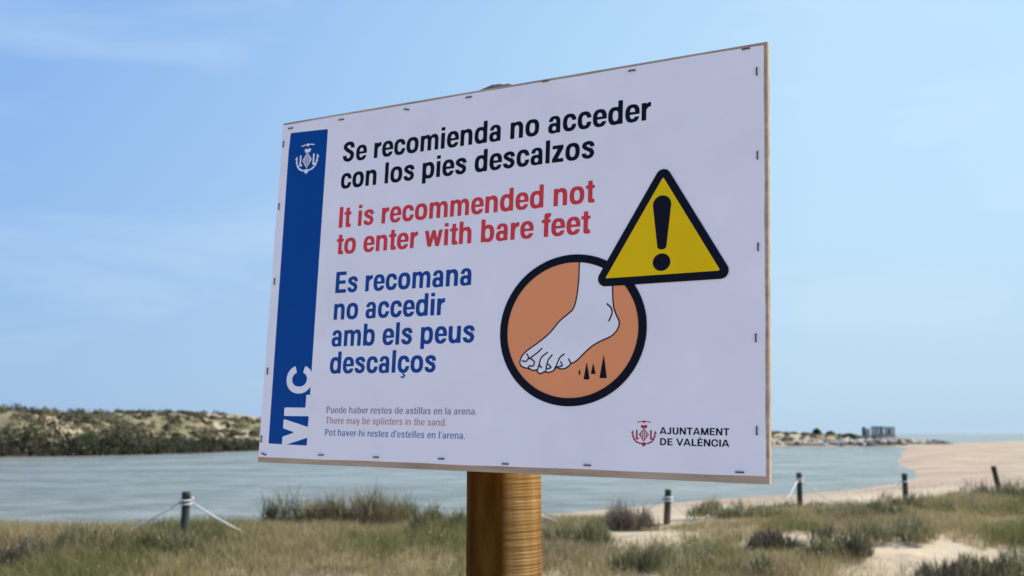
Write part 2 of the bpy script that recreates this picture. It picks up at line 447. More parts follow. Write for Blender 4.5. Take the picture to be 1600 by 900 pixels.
class Fd:
    def __init__(s, f): s.f = f
    def __or__(s, o): return Fd(lambda x, y: np.minimum(s.f(x, y), o.f(x, y)))
    def __and__(s, o): return Fd(lambda x, y: np.maximum(s.f(x, y), o.f(x, y)))
    def __sub__(s, o): return Fd(lambda x, y: np.maximum(s.f(x, y), -o.f(x, y)))
    def grow(s, d): return Fd(lambda x, y: s.f(x, y) - d)
    def mirror(s, w): return Fd(lambda x, y: s.f(w - x, y))
    def turn(s, w, h): return Fd(lambda x, y: s.f(w - x, h - y))
    def move(s, dx, dy): return Fd(lambda x, y: s.f(x - dx, y - dy))
def R(x0, y0, x1, y1):
    return Fd(lambda x, y: np.maximum(np.maximum(x0 - x, x - x1), np.maximum(y0 - y, y - y1)))
def E(cx, cy, rx, ry, n=2.5):
    return Fd(lambda x, y: (((np.abs(x - cx) / rx) ** n + (np.abs(y - cy) / ry) ** n) ** (1 / n) - 1) * min(rx, ry))
def above(c): return Fd(lambda x, y: c - y)
def below(c): return Fd(lambda x, y: y - c)
def leftof(c): return Fd(lambda x, y: x - c)
def PG(*pts):
    P = np.array(pts, float); return Fd(lambda x, y: poly_sd(P, x, y))
def catmull(pts, n=8):
    P = np.array(pts, float); Q = np.vstack([2 * P[0] - P[1], P, 2 * P[-1] - P[-2]]); o = []
    for i in range(1, len(Q) - 2):
        for k in range(n):
            t = k / n; a, b, c, d = Q[i - 1], Q[i], Q[i + 1], Q[i + 2]
            o.append(0.5 * ((2 * b) + (c - a) * t + (2 * a - 5 * b + 4 * c - d) * t * t + (3 * b - a - 3 * c + d) * t ** 3))
    o.append(P[-1]); return np.array(o)
def PEN(pts, wx, wy=None, smoothit=True):
    wy = wy or wx
    P = catmull(pts, 6) if smoothit and len(pts) > 2 else np.array(pts, float)
    s = wx / wy; Q = P * (1, s)
    def f(x, y):
        yy = y * s; d = np.full(np.shape(x), 1e9)
        for i in range(len(Q) - 1):
            ax, ay = Q[i]; ex, ey = Q[i + 1] - Q[i]
            t = np.clip(((x - ax) * ex + (yy - ay) * ey) / (ex * ex + ey * ey + 1e-12), 0, 1)
            d = np.minimum(d, np.hypot(x - ax - t * ex, yy - ay - t * ey))
        return d - wx / 2
    return Fd(f)

def fill(field, x0, y0, x1, y1, step):
    """marching squares: polygons of the region where the field is negative"""
    nx = int(math.ceil((x1 - x0) / step)); ny = int(math.ceil((y1 - y0) / step))
    xs = x0 + np.arange(nx + 1) * step; ys = y0 + np.arange(ny + 1) * step
    X, Y = np.meshgrid(xs, ys); Fv = field.f(X, Y); IN = Fv < 0
    V = []; Fc = []; vid = {}
    def vert(key, p):
        if key not in vid: vid[key] = len(V); V.append(p)
        return vid[key]
    cnt = IN[:-1, :-1].astype(int) + IN[1:, :-1] + IN[:-1, 1:] + IN[1:, 1:]
    for j in range(ny):
        row = cnt[j]; run = None
        nz_ = np.nonzero(row)[0]
        for i in list(nz_) + [nx + 5]:
            full = i < nx and row[i] == 4
            if run is not None and (not full or i != run[1] + 1):
                a, b = run; run = None
                Fc.append((vert((a, j), (xs[a], ys[j])), vert((b + 1, j), (xs[b + 1], ys[j])), vert((b + 1, j + 1), (xs[b + 1], ys[j + 1])), vert((a, j + 1), (xs[a], ys[j + 1]))))
            if i >= nx: break
            if full:
                run = (i, i) if run is None else (run[0], i)
                continue
            cs = [(i, j), (i + 1, j), (i + 1, j + 1), (i, j + 1)]; poly = []
            for q in range(4):
                a, b = cs[q], cs[(q + 1) % 4]; fa, fb = Fv[a[1], a[0]], Fv[b[1], b[0]]
                if fa < 0: poly.append(vert(a, (xs[a[0]], ys[a[1]])))
                if (fa < 0) != (fb < 0):
                    t = fa / (fa - fb); p = (xs[a[0]] + t * (xs[b[0]] - xs[a[0]]), ys[a[1]] + t * (ys[b[1]] - ys[a[1]]))
                    poly.append(vert(tuple(sorted((a, b))), p))
            if len(poly) >= 3: Fc.append(tuple(poly))
    return V, Fc

# ---- a bold condensed grotesque, drawn in units of the cap height
Xh = 0.735
def arch(li, ri, ro, top=0.75):
    c = 0.43; m = (li + ri) / 2
    outer = (E((li - 0.085 + ro) / 2, c, (ro - li + 0.085) / 2, top - c, 2.4) & above(c)) | R(ri, 0, ro, c + 0.001)
    inner = (E(m, c, (ri - li) / 2, 0.155, 2.4) & above(c - 0.001)) | R(li, -1, ri, c)
    return outer - inner
def g_n(): return R(.065, 0, .265, Xh) | arch(.265, .482, .682)
def bowl(): return ((E(.335, .3675, .29, .3825) & leftof(.5)) - (E(.365, .3675, .122, .22) & leftof(.482)))
def g_d(): return R(.482, 0, .682, 1) | bowl()
def g_c(): return (E(.355, .3675, .31, .3825) - E(.355, .3675, .115, .222)) - R(.38, .285, 1, .455)
SP_s = [(.525, .49), (.475, .625), (.335, .667), (.185, .62), (.155, .53), (.23, .45), (.345, .385), (.475, .31), (.51, .205), (.45, .105), (.33, .067), (.18, .115), (.13, .24)]
def g_s(): return PEN(SP_s, .195, .158) - R(.445, .435, 1, .497) - R(-1, .232, .225, .30)
def g_S():
    P = [(x * 1.18 + .005, y * 1.36) for x, y in SP_s]
    return PEN(P, .215, .175) - R(.54, .57, 1.2, .675) - R(-1, .318, .262, .43)
def g_a():
    top = (E(.335, .45, .272, .30) - E(.335, .45, .082, .165)) & above(.47)
    return (top - R(-1, .4, .335, .505)) | R(.412, 0, .607, .48) | ((E(.285, .213, .242, .228) & leftof(.43)) - E(.325, .205, .09, .098, 2.2))
def g_e(): return ((E(.355, .3675, .31, .3825) - E(.355, .3675, .115, .232)) - R(.38, .215, 1, .315)) | (E(.355, .3675, .31, .3825) & R(.1, .315, .7, .425))
def g_r(): return R(.065, 0, .265, Xh) | ((E(.50, .40, .33, .352) - E(.50, .36, .236, .20)) & leftof(.462) & above(.36))
def g_t(): return R(.12, .10, .315, .93) | R(.015, .60, .415, Xh) | (E(.235, .12, .115, .125) & below(.2)) | R(.235, -.005, .415, .145)
def g_f(): return R(.12, 0, .32, .85) | R(.01, .60, .42, Xh) | (E(.25, .86, .13, .145) & above(.8)) | R(.25, .855, .43, 1.005)
def ring(cx, cy, rx, ry, t, t2=None): return E(cx, cy, rx, ry, 2.2) - E(cx, cy, rx - t, ry - (t2 or t), 2.2)
W_ = .951
def half_w(): return PG((.01, Xh), (.205, Xh), (.365, 0), (.18, 0)) | PG((.195, 0), (.365, 0), (.565, Xh), (.39, Xh))
GL = {
 'o': (.747, E(.3735, .3675, .329, .3825) - E(.3735, .3675, .128, .222)), 'n': (.747, g_n()), 'u': (.747, g_n().turn(.747, Xh)),
 'h': (.747, g_n() | R(.065, 0, .265, 1)), 'd': (.747, g_d()), 'b': (.747, g_d().mirror(.747)),
 'p': (.747, (bowl() | R(.482, -.225, .682, Xh)).mirror(.747)), 'c': (.68, g_c()), 'e': (.68, g_e()), 's': (.655, g_s()), 'S': (.79, g_S()), 'a': (.68, g_a()),
 'm': (1.087, R(.065, 0, .26, Xh) | arch(.26, .446, .641) | arch(.641, .827, 1.022)), 'r': (.475, g_r()), 't': (.42, g_t()), 'f': (.41, g_f()),
 'i': (.34, R(.07, 0, .27, Xh) | R(.07, .84, .27, 1)), 'l': (.34, R(.07, 0, .27, 1)), 'I': (.345, R(.065, 0, .28, 1)),
 'z': (.61, R(.05, .575, .56, Xh) | R(.04, 0, .57, .16) | PG((.04, .14), (.29, .14), (.56, .59), (.31, .59))),
 'w': (W_, half_w() | half_w().mirror(W_)), 'E': (.74, R(.08, 0, .29, 1) | R(.2, .83, .68, 1) | R(.2, .425, .65, .585) | R(.2, 0, .70, .17)),
 'ç': (.68, g_c() | PEN([(.36, .02), (.36, -.07), (.44, -.12), (.38, -.2), (.26, -.19)], .07)),
 'v': (.66, PG((.01, Xh), (.21, Xh), (.43, 0), (.23, 0)) | PG((.65, Xh), (.45, Xh), (.23, 0), (.43, 0))),
 'y': (.66, PG((.01, Xh), (.21, Xh), (.43, .05), (.23, .05)) | PG((.65, Xh), (.45, Xh), (.15, -.22), (.35, -.22))),
 'P': (.76, R(.08, 0, .29, 1) | ((E(.40, .70, .32, .30) & Fd(lambda x, y: .3 - x)) - (E(.40, .70, .12, .15) & Fd(lambda x, y: .3 - x)))| (R(.2, .85, .42, 1)) | R(.2, .4, .42, .55)),
 'T': (.70, R(.02, .83, .68, 1) | R(.245, 0, .455, 1)), '.': (.34, R(.08, 0, .26, .17)), '-': (.4, R(.05, .26, .35, .41)), "'": (.25, R(.05, .68, .2, 1)), ' ': (.34, None),
}
# wider capitals of the town-hall lettering
def capA(w=.92): return PG((0, 0), (.19, 0), (.53, 1), (.36, 1)) | PG((w, 0), (w - .19, 0), (w - .53, 1), (w - .36, 1)) | R(.2, .2, w - .2, .36)
def capC(): return ring(.45, .5, .42, .515, .19, .165) - PG((.46, .5), (1.2, .28), (1.2, .72))
CAPS = {
 'A': (.94, capA()), 'J': (.66, R(.36, .25, .56, 1) | (ring(.30, .26, .26, .275, .19, .16) & below(.26))),
 'U': (.90, R(.08, .35, .28, 1) | R(.62, .35, .82, 1) | (ring(.45, .36, .37, .375, .2, .165) & below(.36))),
 'N': (.94, R(.08, 0, .27, 1) | R(.67, 0, .86, 1) | PG((.08, 1), (.30, 1), (.86, 0), (.64, 0))),
 'T': (.80, R(.02, .83, .78, 1) | R(.30, 0, .50, 1)), 'M': (1.08, R(.08, 0, .27, 1) | R(.81, 0, 1.0, 1) | PG((.08, 1), (.30, 1), (.64, .0), (.45, .0)) | PG((1.0, 1), (.78, 1), (.44, 0), (.63, 0))),
 'E': (.76, R(.08, 0, .28, 1) | R(.2, .835, .70, 1) | R(.2, .42, .66, .58) | R(.2, 0, .71, .165)),
 'È': (.76, R(.08, 0, .28, 1) | R(.2, .835, .70, 1) | R(.2, .42, .66, .58) | R(.2, 0, .71, .165) | PG((.22, 1.26), (.42, 1.26), (.54, 1.07), (.40, 1.07))),
 'D': (.92, (R(.08, 0, .42, 1) | (E(.40, .5, .46, .5, 2.2) & Fd(lambda x, y: .3 - x))) - (R(.28, .165, .41, .835) | (E(.40, .5, .26, .335, 2.2) & Fd(lambda x, y: .4 - x)))),
 'V': (.88, capA(.88).turn(.88, 1) - R(.28, .6, .6, .85) ), 'L': (.70, R(.08, 0, .28, 1) | R(.2, 0, .68, .17)), 'C': (.90, capC()), 'I': (.36, R(.08, 0, .28, 1)), ' ': (.4, None),
}
CAPS['V'] = (.88, PG((0, 1), (.19, 1), (.53, 0), (.35, 0)) | PG((.88, 1), (.69, 1), (.35, 0), (.53, 0)))
_cache = {}
def glyph(tab, ch, wt=0.0, step=.025):
    key = (id(tab), ch, wt, step)
    if key not in _cache:
        adv, f = tab[ch]
        _cache[key] = fill(f.grow(wt) if wt else f, -.06, -.3, adv + .06, 1.32, step) if f else ([], [])
    return tab[ch][0], _cache[key]
def text_shape(s, u0, u1, vb, cap, tab=GL, wt=0.0, step=.025):
    nat = sum(tab[c][0] for c in s) - .06 * 2
    k = (u1 - u0) / (nat * cap)
    V = []; Fc = []; x = -.06
    for ch in s:
        adv, (gv, gf) = glyph(tab, ch, wt, step)
        o = len(V)
        V += [(u0 + (x + p[0]) * cap * k, vb - p[1] * cap) for p in gv]; Fc += [tuple(i + o for i in reversed(q)) for q in gf]
        x += adv
    return V, Fc
def on_sign(name, shape, material, parent, layer, base):
    V = [SP(p[0], p[1], 0.0012 + 0.00022 * layer) - base for p in shape[0]]
    o = put(name, mesh_data(name, V, shape[1], material), parent)
    return o

# ---- materials of the sign
def vinyl(name, c, r=0.42):
    m = mat(name, c, r, 0.09)
    t = m.node_tree; b = t.nodes['Principled BSDF']; L = t.links
    tc = N(t, 'ShaderNodeTexCoord')
    n = N(t, 'ShaderNodeTexNoise'); n.inputs['Scale'].default_value = 3.2; n.inputs['Detail'].default_value = 2
    n2 = N(t, 'ShaderNodeTexNoise'); n2.inputs['Scale'].default_value = 9; n2.inputs['Detail'].default_value = 6
    L.new(tc.outputs['Object'], n.inputs['Vector']); L.new(tc.outputs['Object'], n2.inputs['Vector'])
    bp = N(t, 'ShaderNodeBump'); bp.inputs['Strength'].default_value = 0.5; bp.inputs['Distance'].default_value = 0.006
    L.new(n.outputs['Fac'], bp.inputs['Height']); L.new(bp.outputs[0], b.inputs['Normal'])
    hs = N(t, 'ShaderNodeHueSaturation'); hs.inputs['Color'].default_value = (*c, 1)
    mr = N(t, 'ShaderNodeMapRange'); mr.inputs['To Min'].default_value = 0.90; mr.inputs['To Max'].default_value = 1.07
    L.new(n2.outputs['Fac'], mr.inputs['Value']); L.new(mr.outputs[0], hs.inputs['Value']); L.new(hs.outputs[0], b.inputs['Base Color'])
    return m
M['vinyl'] = vinyl('white printed vinyl', (0.87, 0.85, 0.93))
M['ink_black'] = vinyl('black ink', (0.006, 0.007, 0.017))
M['ink_red'] = vinyl('red ink', (0.70, 0.055, 0.072))
M['ink_blue'] = vinyl('blue ink', (0.012, 0.065, 0.30))
M['band_blue'] = vinyl('blue band ink', (0.001, 0.062, 0.30))
M['ink_orange'] = vinyl('tan orange ink', (0.88, 0.33, 0.15))
M['ink_yellow'] = vinyl('yellow ink', (0.84, 0.56, 0.003))
M['ink_white'] = vinyl('unprinted white', (0.86, 0.85, 0.92))
M['ink_grey'] = vinyl('grey ink', (0.24, 0.25, 0.30))
M['ink_red_pale'] = vinyl('pale red ink', (0.60, 0.26, 0.29))
M['ink_blue_pale'] = vinyl('pale blue ink', (0.14, 0.22, 0.42))
M['ink_crest'] = vinyl('crest red ink', (0.42, 0.045, 0.07))
M['staple'] = mat('dark staple wire', (0.06, 0.055, 0.06), 0.45, 0.5)

def wood(name, c1, c2, scale, stretch, rough=0.65, bump=0.4, bd=0.002):
    return noise_mat(name, c1, c2, scale, 8, rough, bump, bd, stretch, 0.3, 0.7, 0.3)
M['ply'] = wood('plywood', (0.34, 0.235, 0.165), (0.52, 0.40, 0.30), 9, (1, 1, 7))
M['veneer_light'] = wood('pale plywood core', (0.52, 0.41, 0.29), (0.70, 0.58, 0.44), 12, (1, 1, 3))
M['veneer_dark'] = wood('dark plywood core', (0.36, 0.25, 0.16), (0.50, 0.37, 0.25), 12, (1, 1, 3))
M['treated'] = wood('treated round pine', (0.27, 0.145, 0.045), (0.44, 0.27, 0.10), 5, (3, 3, 0.8), 0.6, 0.5, 0.003)
M['treated_dark'] = wood('dark smooth pine', (0.060, 0.024, 0.005), (0.165, 0.078, 0.018), 7, (2, 2, 0.8), 0.45, 0.3, 0.002)
M['post_top'] = noise_mat('weathered end grain', (0.018, 0.017, 0.015), (0.055, 0.052, 0.044), 30, 5, 0.9, 0.6, 0.004)

# ---- sign assembly
# the post stands tangent to the back of the board
POST_R = 0.0690
def project(p):
    q = Rp.T @ (np.asarray(p) - np.array([0, 0, CAM_Z])); return 800 + F_PX * q[0] / q[2], 450 + F_PX * q[1] / q[2]
uc = px(785.5, 745)[0]
nh0 = np.array([en[0], en[1], 0]); nh0 /= np.linalg.norm(nh0)
for _ in range(20):                                   # the post's axis stands where its foot is seen in the picture
    ax_b = SP(uc, 1.0, -0.0136) - nh0 * (POST_R + 0.001); ax_t = SP(uc, 0.0, -0.0136) - nh0 * (POST_R + 0.001)
    axis = ax_b + nh0 * min(0.0, float((ax_t - ax_b) @ nh0)); axis[2] = SP(uc, 1.0)[2] - 0.05
    uc += (787.5 - project(axis)[0]) * 0.0014
back = SP(uc, 1.0, -0.0136) - en * 0
nh = np.array([en[0], en[1], 0]); nh /= np.linalg.norm(nh)
topc = SP(uc, 0.0, -0.0136)
cx_, cy_ = (back - nh * (POST_R + 0.001))[:2]
# shift so that the vertical post clears the board, which leans back a little at the top
cx_, cy_ = axis[:2]
gz = float(height(np.array([cx_]), np.array([cy_]))[0])
BASE = np.array([cx_, cy_, gz])
sign = empty('warning_sign', tuple(BASE), 'large white barefoot warning board with blue band and yellow triangle on a round wooden post', 'sign')

ztop = float(SP(uc, 0)[2]) + 0.030
prof = []
z = gz - 0.45
while z < gz + 0.25: prof.append((POST_R * 1.01, z - gz)); z += 0.07
# lathe-turned ribs, a few millimetres apart
rr = random.Random(5)
z = gz + 0.26
while z < ztop - 0.045:
    p = 0.0062 * rr.uniform(0.85, 1.2); d = rr.uniform(0.0004, 0.0009)
    w = POST_R * (1 + 0.006 * sin(z * 7) + 0.004 * sin(z * 23))
    prof += [(w - d, z - gz), (w, z + p * 0.3 - gz), (w + 0.0001, z + p * 0.62 - gz), (w - d * 0.7, z + p * 0.9 - gz)]
    z += p
prof.append((POST_R, ztop - 0.044 - gz))
# one flank is smoothed and coloured darker, the rest keeps its turned ribs
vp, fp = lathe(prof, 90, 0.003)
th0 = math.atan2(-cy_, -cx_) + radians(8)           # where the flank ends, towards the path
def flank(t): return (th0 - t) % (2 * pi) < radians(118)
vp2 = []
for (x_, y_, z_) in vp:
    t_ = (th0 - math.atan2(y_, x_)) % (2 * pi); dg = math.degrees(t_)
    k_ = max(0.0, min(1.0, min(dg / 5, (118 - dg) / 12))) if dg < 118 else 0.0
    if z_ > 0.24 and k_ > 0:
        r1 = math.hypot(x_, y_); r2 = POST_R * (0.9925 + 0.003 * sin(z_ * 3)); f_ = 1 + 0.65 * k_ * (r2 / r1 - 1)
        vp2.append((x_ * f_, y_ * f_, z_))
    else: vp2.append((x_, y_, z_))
def post_material():
    m = mat('turned pine with a dark flank', (0.3, 0.2, 0.1), 0.9, 0.05); t = m.node_tree; b = t.nodes['Principled BSDF']; L = t.links
    tc = N(t, 'ShaderNodeTexCoord'); sp = N(t, 'ShaderNodeSeparateXYZ'); L.new(tc.outputs['Object'], sp.inputs[0])
    mp = N(t, 'ShaderNodeMapping'); mp.inputs['Scale'].default_value = (14, 14, 2.5); L.new(tc.outputs['Object'], mp.inputs['Vector'])
    g = N(t, 'ShaderNodeTexNoise'); g.inputs['Scale'].default_value = 1.6; g.inputs['Detail'].default_value = 9; L.new(mp.outputs[0], g.inputs['Vector'])
    mp2 = N(t, 'ShaderNodeMapping'); mp2.inputs['Scale'].default_value = (2, 2, 150); L.new(tc.outputs['Object'], mp2.inputs['Vector'])
    g2 = N(t, 'ShaderNodeTexNoise'); g2.inputs['Scale'].default_value = 1.0; g2.inputs['Detail'].default_value = 3; L.new(mp2.outputs[0], g2.inputs['Vector'])
    def ramp(src, stops):
        r = N(t, 'ShaderNodeValToRGB'); e = r.color_ramp.elements
        e[0].position, e[0].color = stops[0][0], (*stops[0][1], 1); e[1].position, e[1].color = stops[-1][0], (*stops[-1][1], 1)
        for p, c in stops[1:-1]: x = e.new(p); x.color = (*c, 1)
        L.new(src, r.inputs['Fac']); return r.outputs['Color']
    def mth(op, a, b_=None):
        n = N(t, 'ShaderNodeMath', operation=op)
        for i, v in enumerate((a, b_)):
            if v is None: continue
            if isinstance(v, (int, float)): n.inputs[i].default_value = v
            else: L.new(v, n.inputs[i])
        return n.outputs[0]
    light = ramp(g.outputs['Fac'], [(0.3, (0.20, 0.105, 0.034)), (0.55, (0.33, 0.19, 0.068)), (0.75, (0.44, 0.275, 0.115))])
    rings = ramp(g2.outputs['Fac'], [(0.38, (0.58, 0.52, 0.45)), (0.60, (1.05, 1.05, 1.05))])
    mm = N(t, 'ShaderNodeMix', data_type='RGBA', blend_type='MULTIPLY'); mm.inputs['Factor'].default_value = 0.8
    L.new(light, mm.inputs['A']); L.new(rings, mm.inputs['B'])
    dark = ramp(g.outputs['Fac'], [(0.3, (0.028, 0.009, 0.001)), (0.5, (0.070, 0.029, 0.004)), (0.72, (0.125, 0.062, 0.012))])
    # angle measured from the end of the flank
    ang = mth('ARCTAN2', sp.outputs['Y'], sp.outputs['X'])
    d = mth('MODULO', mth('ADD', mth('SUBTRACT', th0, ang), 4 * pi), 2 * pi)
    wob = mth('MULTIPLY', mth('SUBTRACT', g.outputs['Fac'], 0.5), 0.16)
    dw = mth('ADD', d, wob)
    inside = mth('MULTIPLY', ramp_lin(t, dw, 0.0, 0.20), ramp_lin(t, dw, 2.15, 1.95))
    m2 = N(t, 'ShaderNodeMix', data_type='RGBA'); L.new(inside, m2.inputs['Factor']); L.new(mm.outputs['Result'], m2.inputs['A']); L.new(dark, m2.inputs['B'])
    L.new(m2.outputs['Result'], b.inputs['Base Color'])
    bp = N(t, 'ShaderNodeBump'); bp.inputs['Strength'].default_value = 0.5; bp.inputs['Distance'].default_value = 0.0015
    L.new(g.outputs['Fac'], bp.inputs['Height']); L.new(bp.outputs[0], b.inputs['Normal'])
    return m
def ramp_lin(t, src, a, b):
    n = N(t, 'ShaderNodeMapRange'); n.inputs['From Min'].default_value = a; n.inputs['From Max'].default_value = b
    t.links.new(src, n.inputs['Value']); return n.outputs[0]
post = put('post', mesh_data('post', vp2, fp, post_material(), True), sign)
# drying cracks and a knot in the dark flank
M['knot'] = mat('dark knot', (0.030, 0.012, 0.004), 0.8, 0.2)
def on_post(ang_off, zz, w, h, wob_=0.0):
    pts = []; n_ = 14
    for i in range(n_):
        t_ = 2 * pi * i / n_; a_ = th0 - ang_off + (w / 2) * cos(t_) / POST_R + wob_ * sin(3 * t_) ; z_ = zz + h / 2 * sin(t_)
        r_k = POST_R * 0.9975 + 0.0004
        pts.append((r_k * cos(a_), r_k * sin(a_), z_))
    return pts, [tuple(range(n_))]
zb = float(SP(uc, 1.0)[2]) - gz
for nm, args in (('crack', (radians(66), zb - 0.14, 0.0030, 0.11, 0.004)), ('crack', (radians(38), zb - 0.33, 0.0030, 0.16, 0.004)), ('crack', (radians(80), zb - 0.36, 0.0035, 0.2, 0.003))):
    v_, f_ = on_post(*args)
    put(nm, mesh_data(nm, v_, f_, M['knot']), post)
tp = [(POST_R * 0.985, ztop - 0.0435 - gz), (POST_R * 0.93, ztop - 0.030 - gz), (POST_R * 0.78, ztop - 0.016 - gz), (POST_R * 0.55, ztop - 0.006 - gz), (POST_R * 0.25, ztop - gz)]
vt, ft = lathe(tp, 40, 0.02)
vt = [(a * (1 + .02 * rr.uniform(-1, 1)), b * (1 + .02 * rr.uniform(-1, 1)), c + rr.uniform(-.0015, .0015)) for a, b, c in vt]
put('post_cap', mesh_data('post_cap', vt, ft, M['post_top'], True), sign)['label'] = 'dark weathered rounded post top'

# plywood board: five plies of slightly uneven edge
def slab(u0, v0, u1, v1, w0, w1, base, nu=24, jit=0.0, seed=1):
    r_ = random.Random(seed); ring_ = []
    def side(a, b, n):
        return [(a[0] + (b[0] - a[0]) * i / n, a[1] + (b[1] - a[1]) * i / n) for i in range(n)]
    pts = side((u0, v0), (u1, v0), nu) + side((u1, v0), (u1, v1), nu) + side((u1, v1), (u0, v1), nu) + side((u0, v1), (u0, v0), nu)
    cu, cv = (u0 + u1) / 2, (v0 + v1) / 2
    pts = [(p[0] + r_.uniform(-jit, jit), p[1] + r_.uniform(-jit, jit)) for p in pts]
    n = len(pts)
    V = [SP(p[0], p[1], w0) - base for p in pts] + [SP(p[0], p[1], w1) - base for p in pts]
    Fc = [tuple(range(n - 1, -1, -1)), tuple(range(n, 2 * n))] + [(i, (i + 1) % n, n + (i + 1) % n, n + i) for i in range(n)]
    return V, Fc
ws = [0.0, -0.0024, -0.0050, -0.0076, -0.0102, -0.0126]
board = put('board', mesh_data('board', *slab(0, 0, ASP, 1, ws[1], ws[0], BASE), M['ply']), sign)
for i in range(1, 5):
    ins = 0.0006 if i % 2 else 0.0
    put('veneer', mesh_data('veneer', *slab(ins, ins, ASP - ins, 1 - ins, ws[i + 1], ws[i] - 0.00002, BASE, jit=0.0002, seed=i), M['veneer_dark' if i % 2 else 'veneer_light']), board)

# the stapled vinyl sheet
r_ = random.Random(11)
def wavy(a, b, n, amp, axis):
    o = []
    ph = r_.uniform(0, 6)
    for i in range(n):
        t = i / n; p = [a[0] + (b[0] - a[0]) * t, a[1] + (b[1] - a[1]) * t]
        p[axis] += amp * (sin(t * 17 + ph) * 0.6 + sin(t * 41 + ph * 2) * 0.4) * (0 if i == 0 else 1); o.append(tuple(p))
    return o
CU0, CU1, CV0, CV1 = 0.0015, 1.4545, 0.0065, 0.9835
cp = wavy((CU0, CV0), (CU1, CV0), 60, 0.0008, 1) + wavy((CU1, CV0 + .0015), (CU1 + .001, CV1), 40, 0.0008, 0) + wavy((CU1 + .001, CV1), (CU0, CV1 + 0.002), 60, 0.0009, 1) + wavy((CU0, CV1 + 0.002), (CU0, CV0), 40, 0.0008, 0)
n = len(cp)
CVt = [SP(p[0], p[1], 0.0001) - BASE for p in cp] + [SP(p[0], p[1], 0.0011) - BASE for p in cp]
canvas = put('vinyl_sheet', mesh_data('vinyl_sheet', CVt, [tuple(range(n)), tuple(range(2 * n - 1, n - 1, -1))] + [(i, n + i, n + (i + 1) % n, (i + 1) % n) for i in range(n)], M['vinyl']), sign)

def area(name, f, box_, step, material, layer, label=None):
    o = on_sign(name, fill(f, *box_, step), material, canvas, layer, BASE)
    if label: o['label'] = label
    return o
band = PG((0.0333, .0345), (.1752, .0405), (.1750, .5), (.1762, .9492), (.0357, .9472), (.0325, .5), (.0300, .09))
area('colour_band', band, (0.02, .02, .19, .96), .004, M['band_blue'], 0, 'tall blue band down the left side of the sheet')

CAPH = .0603
LINES = [('Se recomienda no acceder', .2375, 1.1765, .1488, 'ink_black'), ('con los pies descalzos', .2375, 1.030, .2265, 'ink_black'),
         ('It is recommended not', .2385, 1.0315, .3400, 'ink_red'), ('to enter with bare feet', .2385, 1.0215, .4165, 'ink_red'),
         ('Es recomana', .2405, .6895, .5270, 'ink_blue'), ('no accedir', .2415, .6080, .6020, 'ink_blue'),
         ('amb els peus', .2415, .7045, .6765, 'ink_blue'), ('descalços', .2410, .5903, .7512, 'ink_blue')]
for s, a, b_, vb, mk in LINES:
    o = on_sign('text_line', text_shape(s, a, b_, vb, CAPH), M[mk], canvas, 1, BASE)
    o['label'] = {'ink_black': 'black', 'ink_red': 'red', 'ink_blue': 'blue'}[mk] + ' bold line reading ' + s
SMALL = [('Puede haber restos de astillas en la arena.', .2375, .7235, .8600, 'ink_grey', 'grey'),
         ('There may be splinters in the sand.', .2385, .6341, .8888, 'ink_red_pale', 'faded red'),
         ("Pot haver-hi restes d'estelles en l'arena.", .2375, .6915, .9212, 'ink_blue_pale', 'faded blue')]
for s, a, b_, vb, mk, cn in SMALL:
    o = on_sign('small_text_line', text_shape(s, a, b_, vb, .0188, GL, -0.022, .05), M[mk], canvas, 1, BASE)
    o['label'] = cn + ' small line reading ' + s.replace('.', '')
for s, b_, vb in (('AJUNTAMENT', 1.3745, .8983), ('DE VALÈNCIA', 1.3745, .9230)):
    o = on_sign('small_text_line', text_shape(s, 1.2130, b_, vb, .0158, CAPS, 0.0, .05), M['ink_black'], canvas, 1, BASE)
    o['label'] = 'small black capitals reading ' + s

# VLC, reading upwards at the foot of the band
Cc = (E(.134, .7665, .0475, .0398, 2.1) - E(.134, .7665, .0270, .0205, 2.1)) - PG((.134, .775), (.108, .71), (.160, .71))
Lc = R(.0862, .8455, .182, .8690) | R(.163, .8100, .182, .8690)
Vc = PG((.0862, .8775), (.0862, .9035), (.182, .9270), (.182, .9000)) | PG((.0862, .9270), (.0862, .9530), (.182, .9265), (.182, .8990))
area('band_lettering', (Cc | Lc | Vc) & R(.08, .70, .1820, .9488), (.08, .70, .19, .96), .003, M['ink_white'], 1, 'white capitals reading VLC turned upwards')

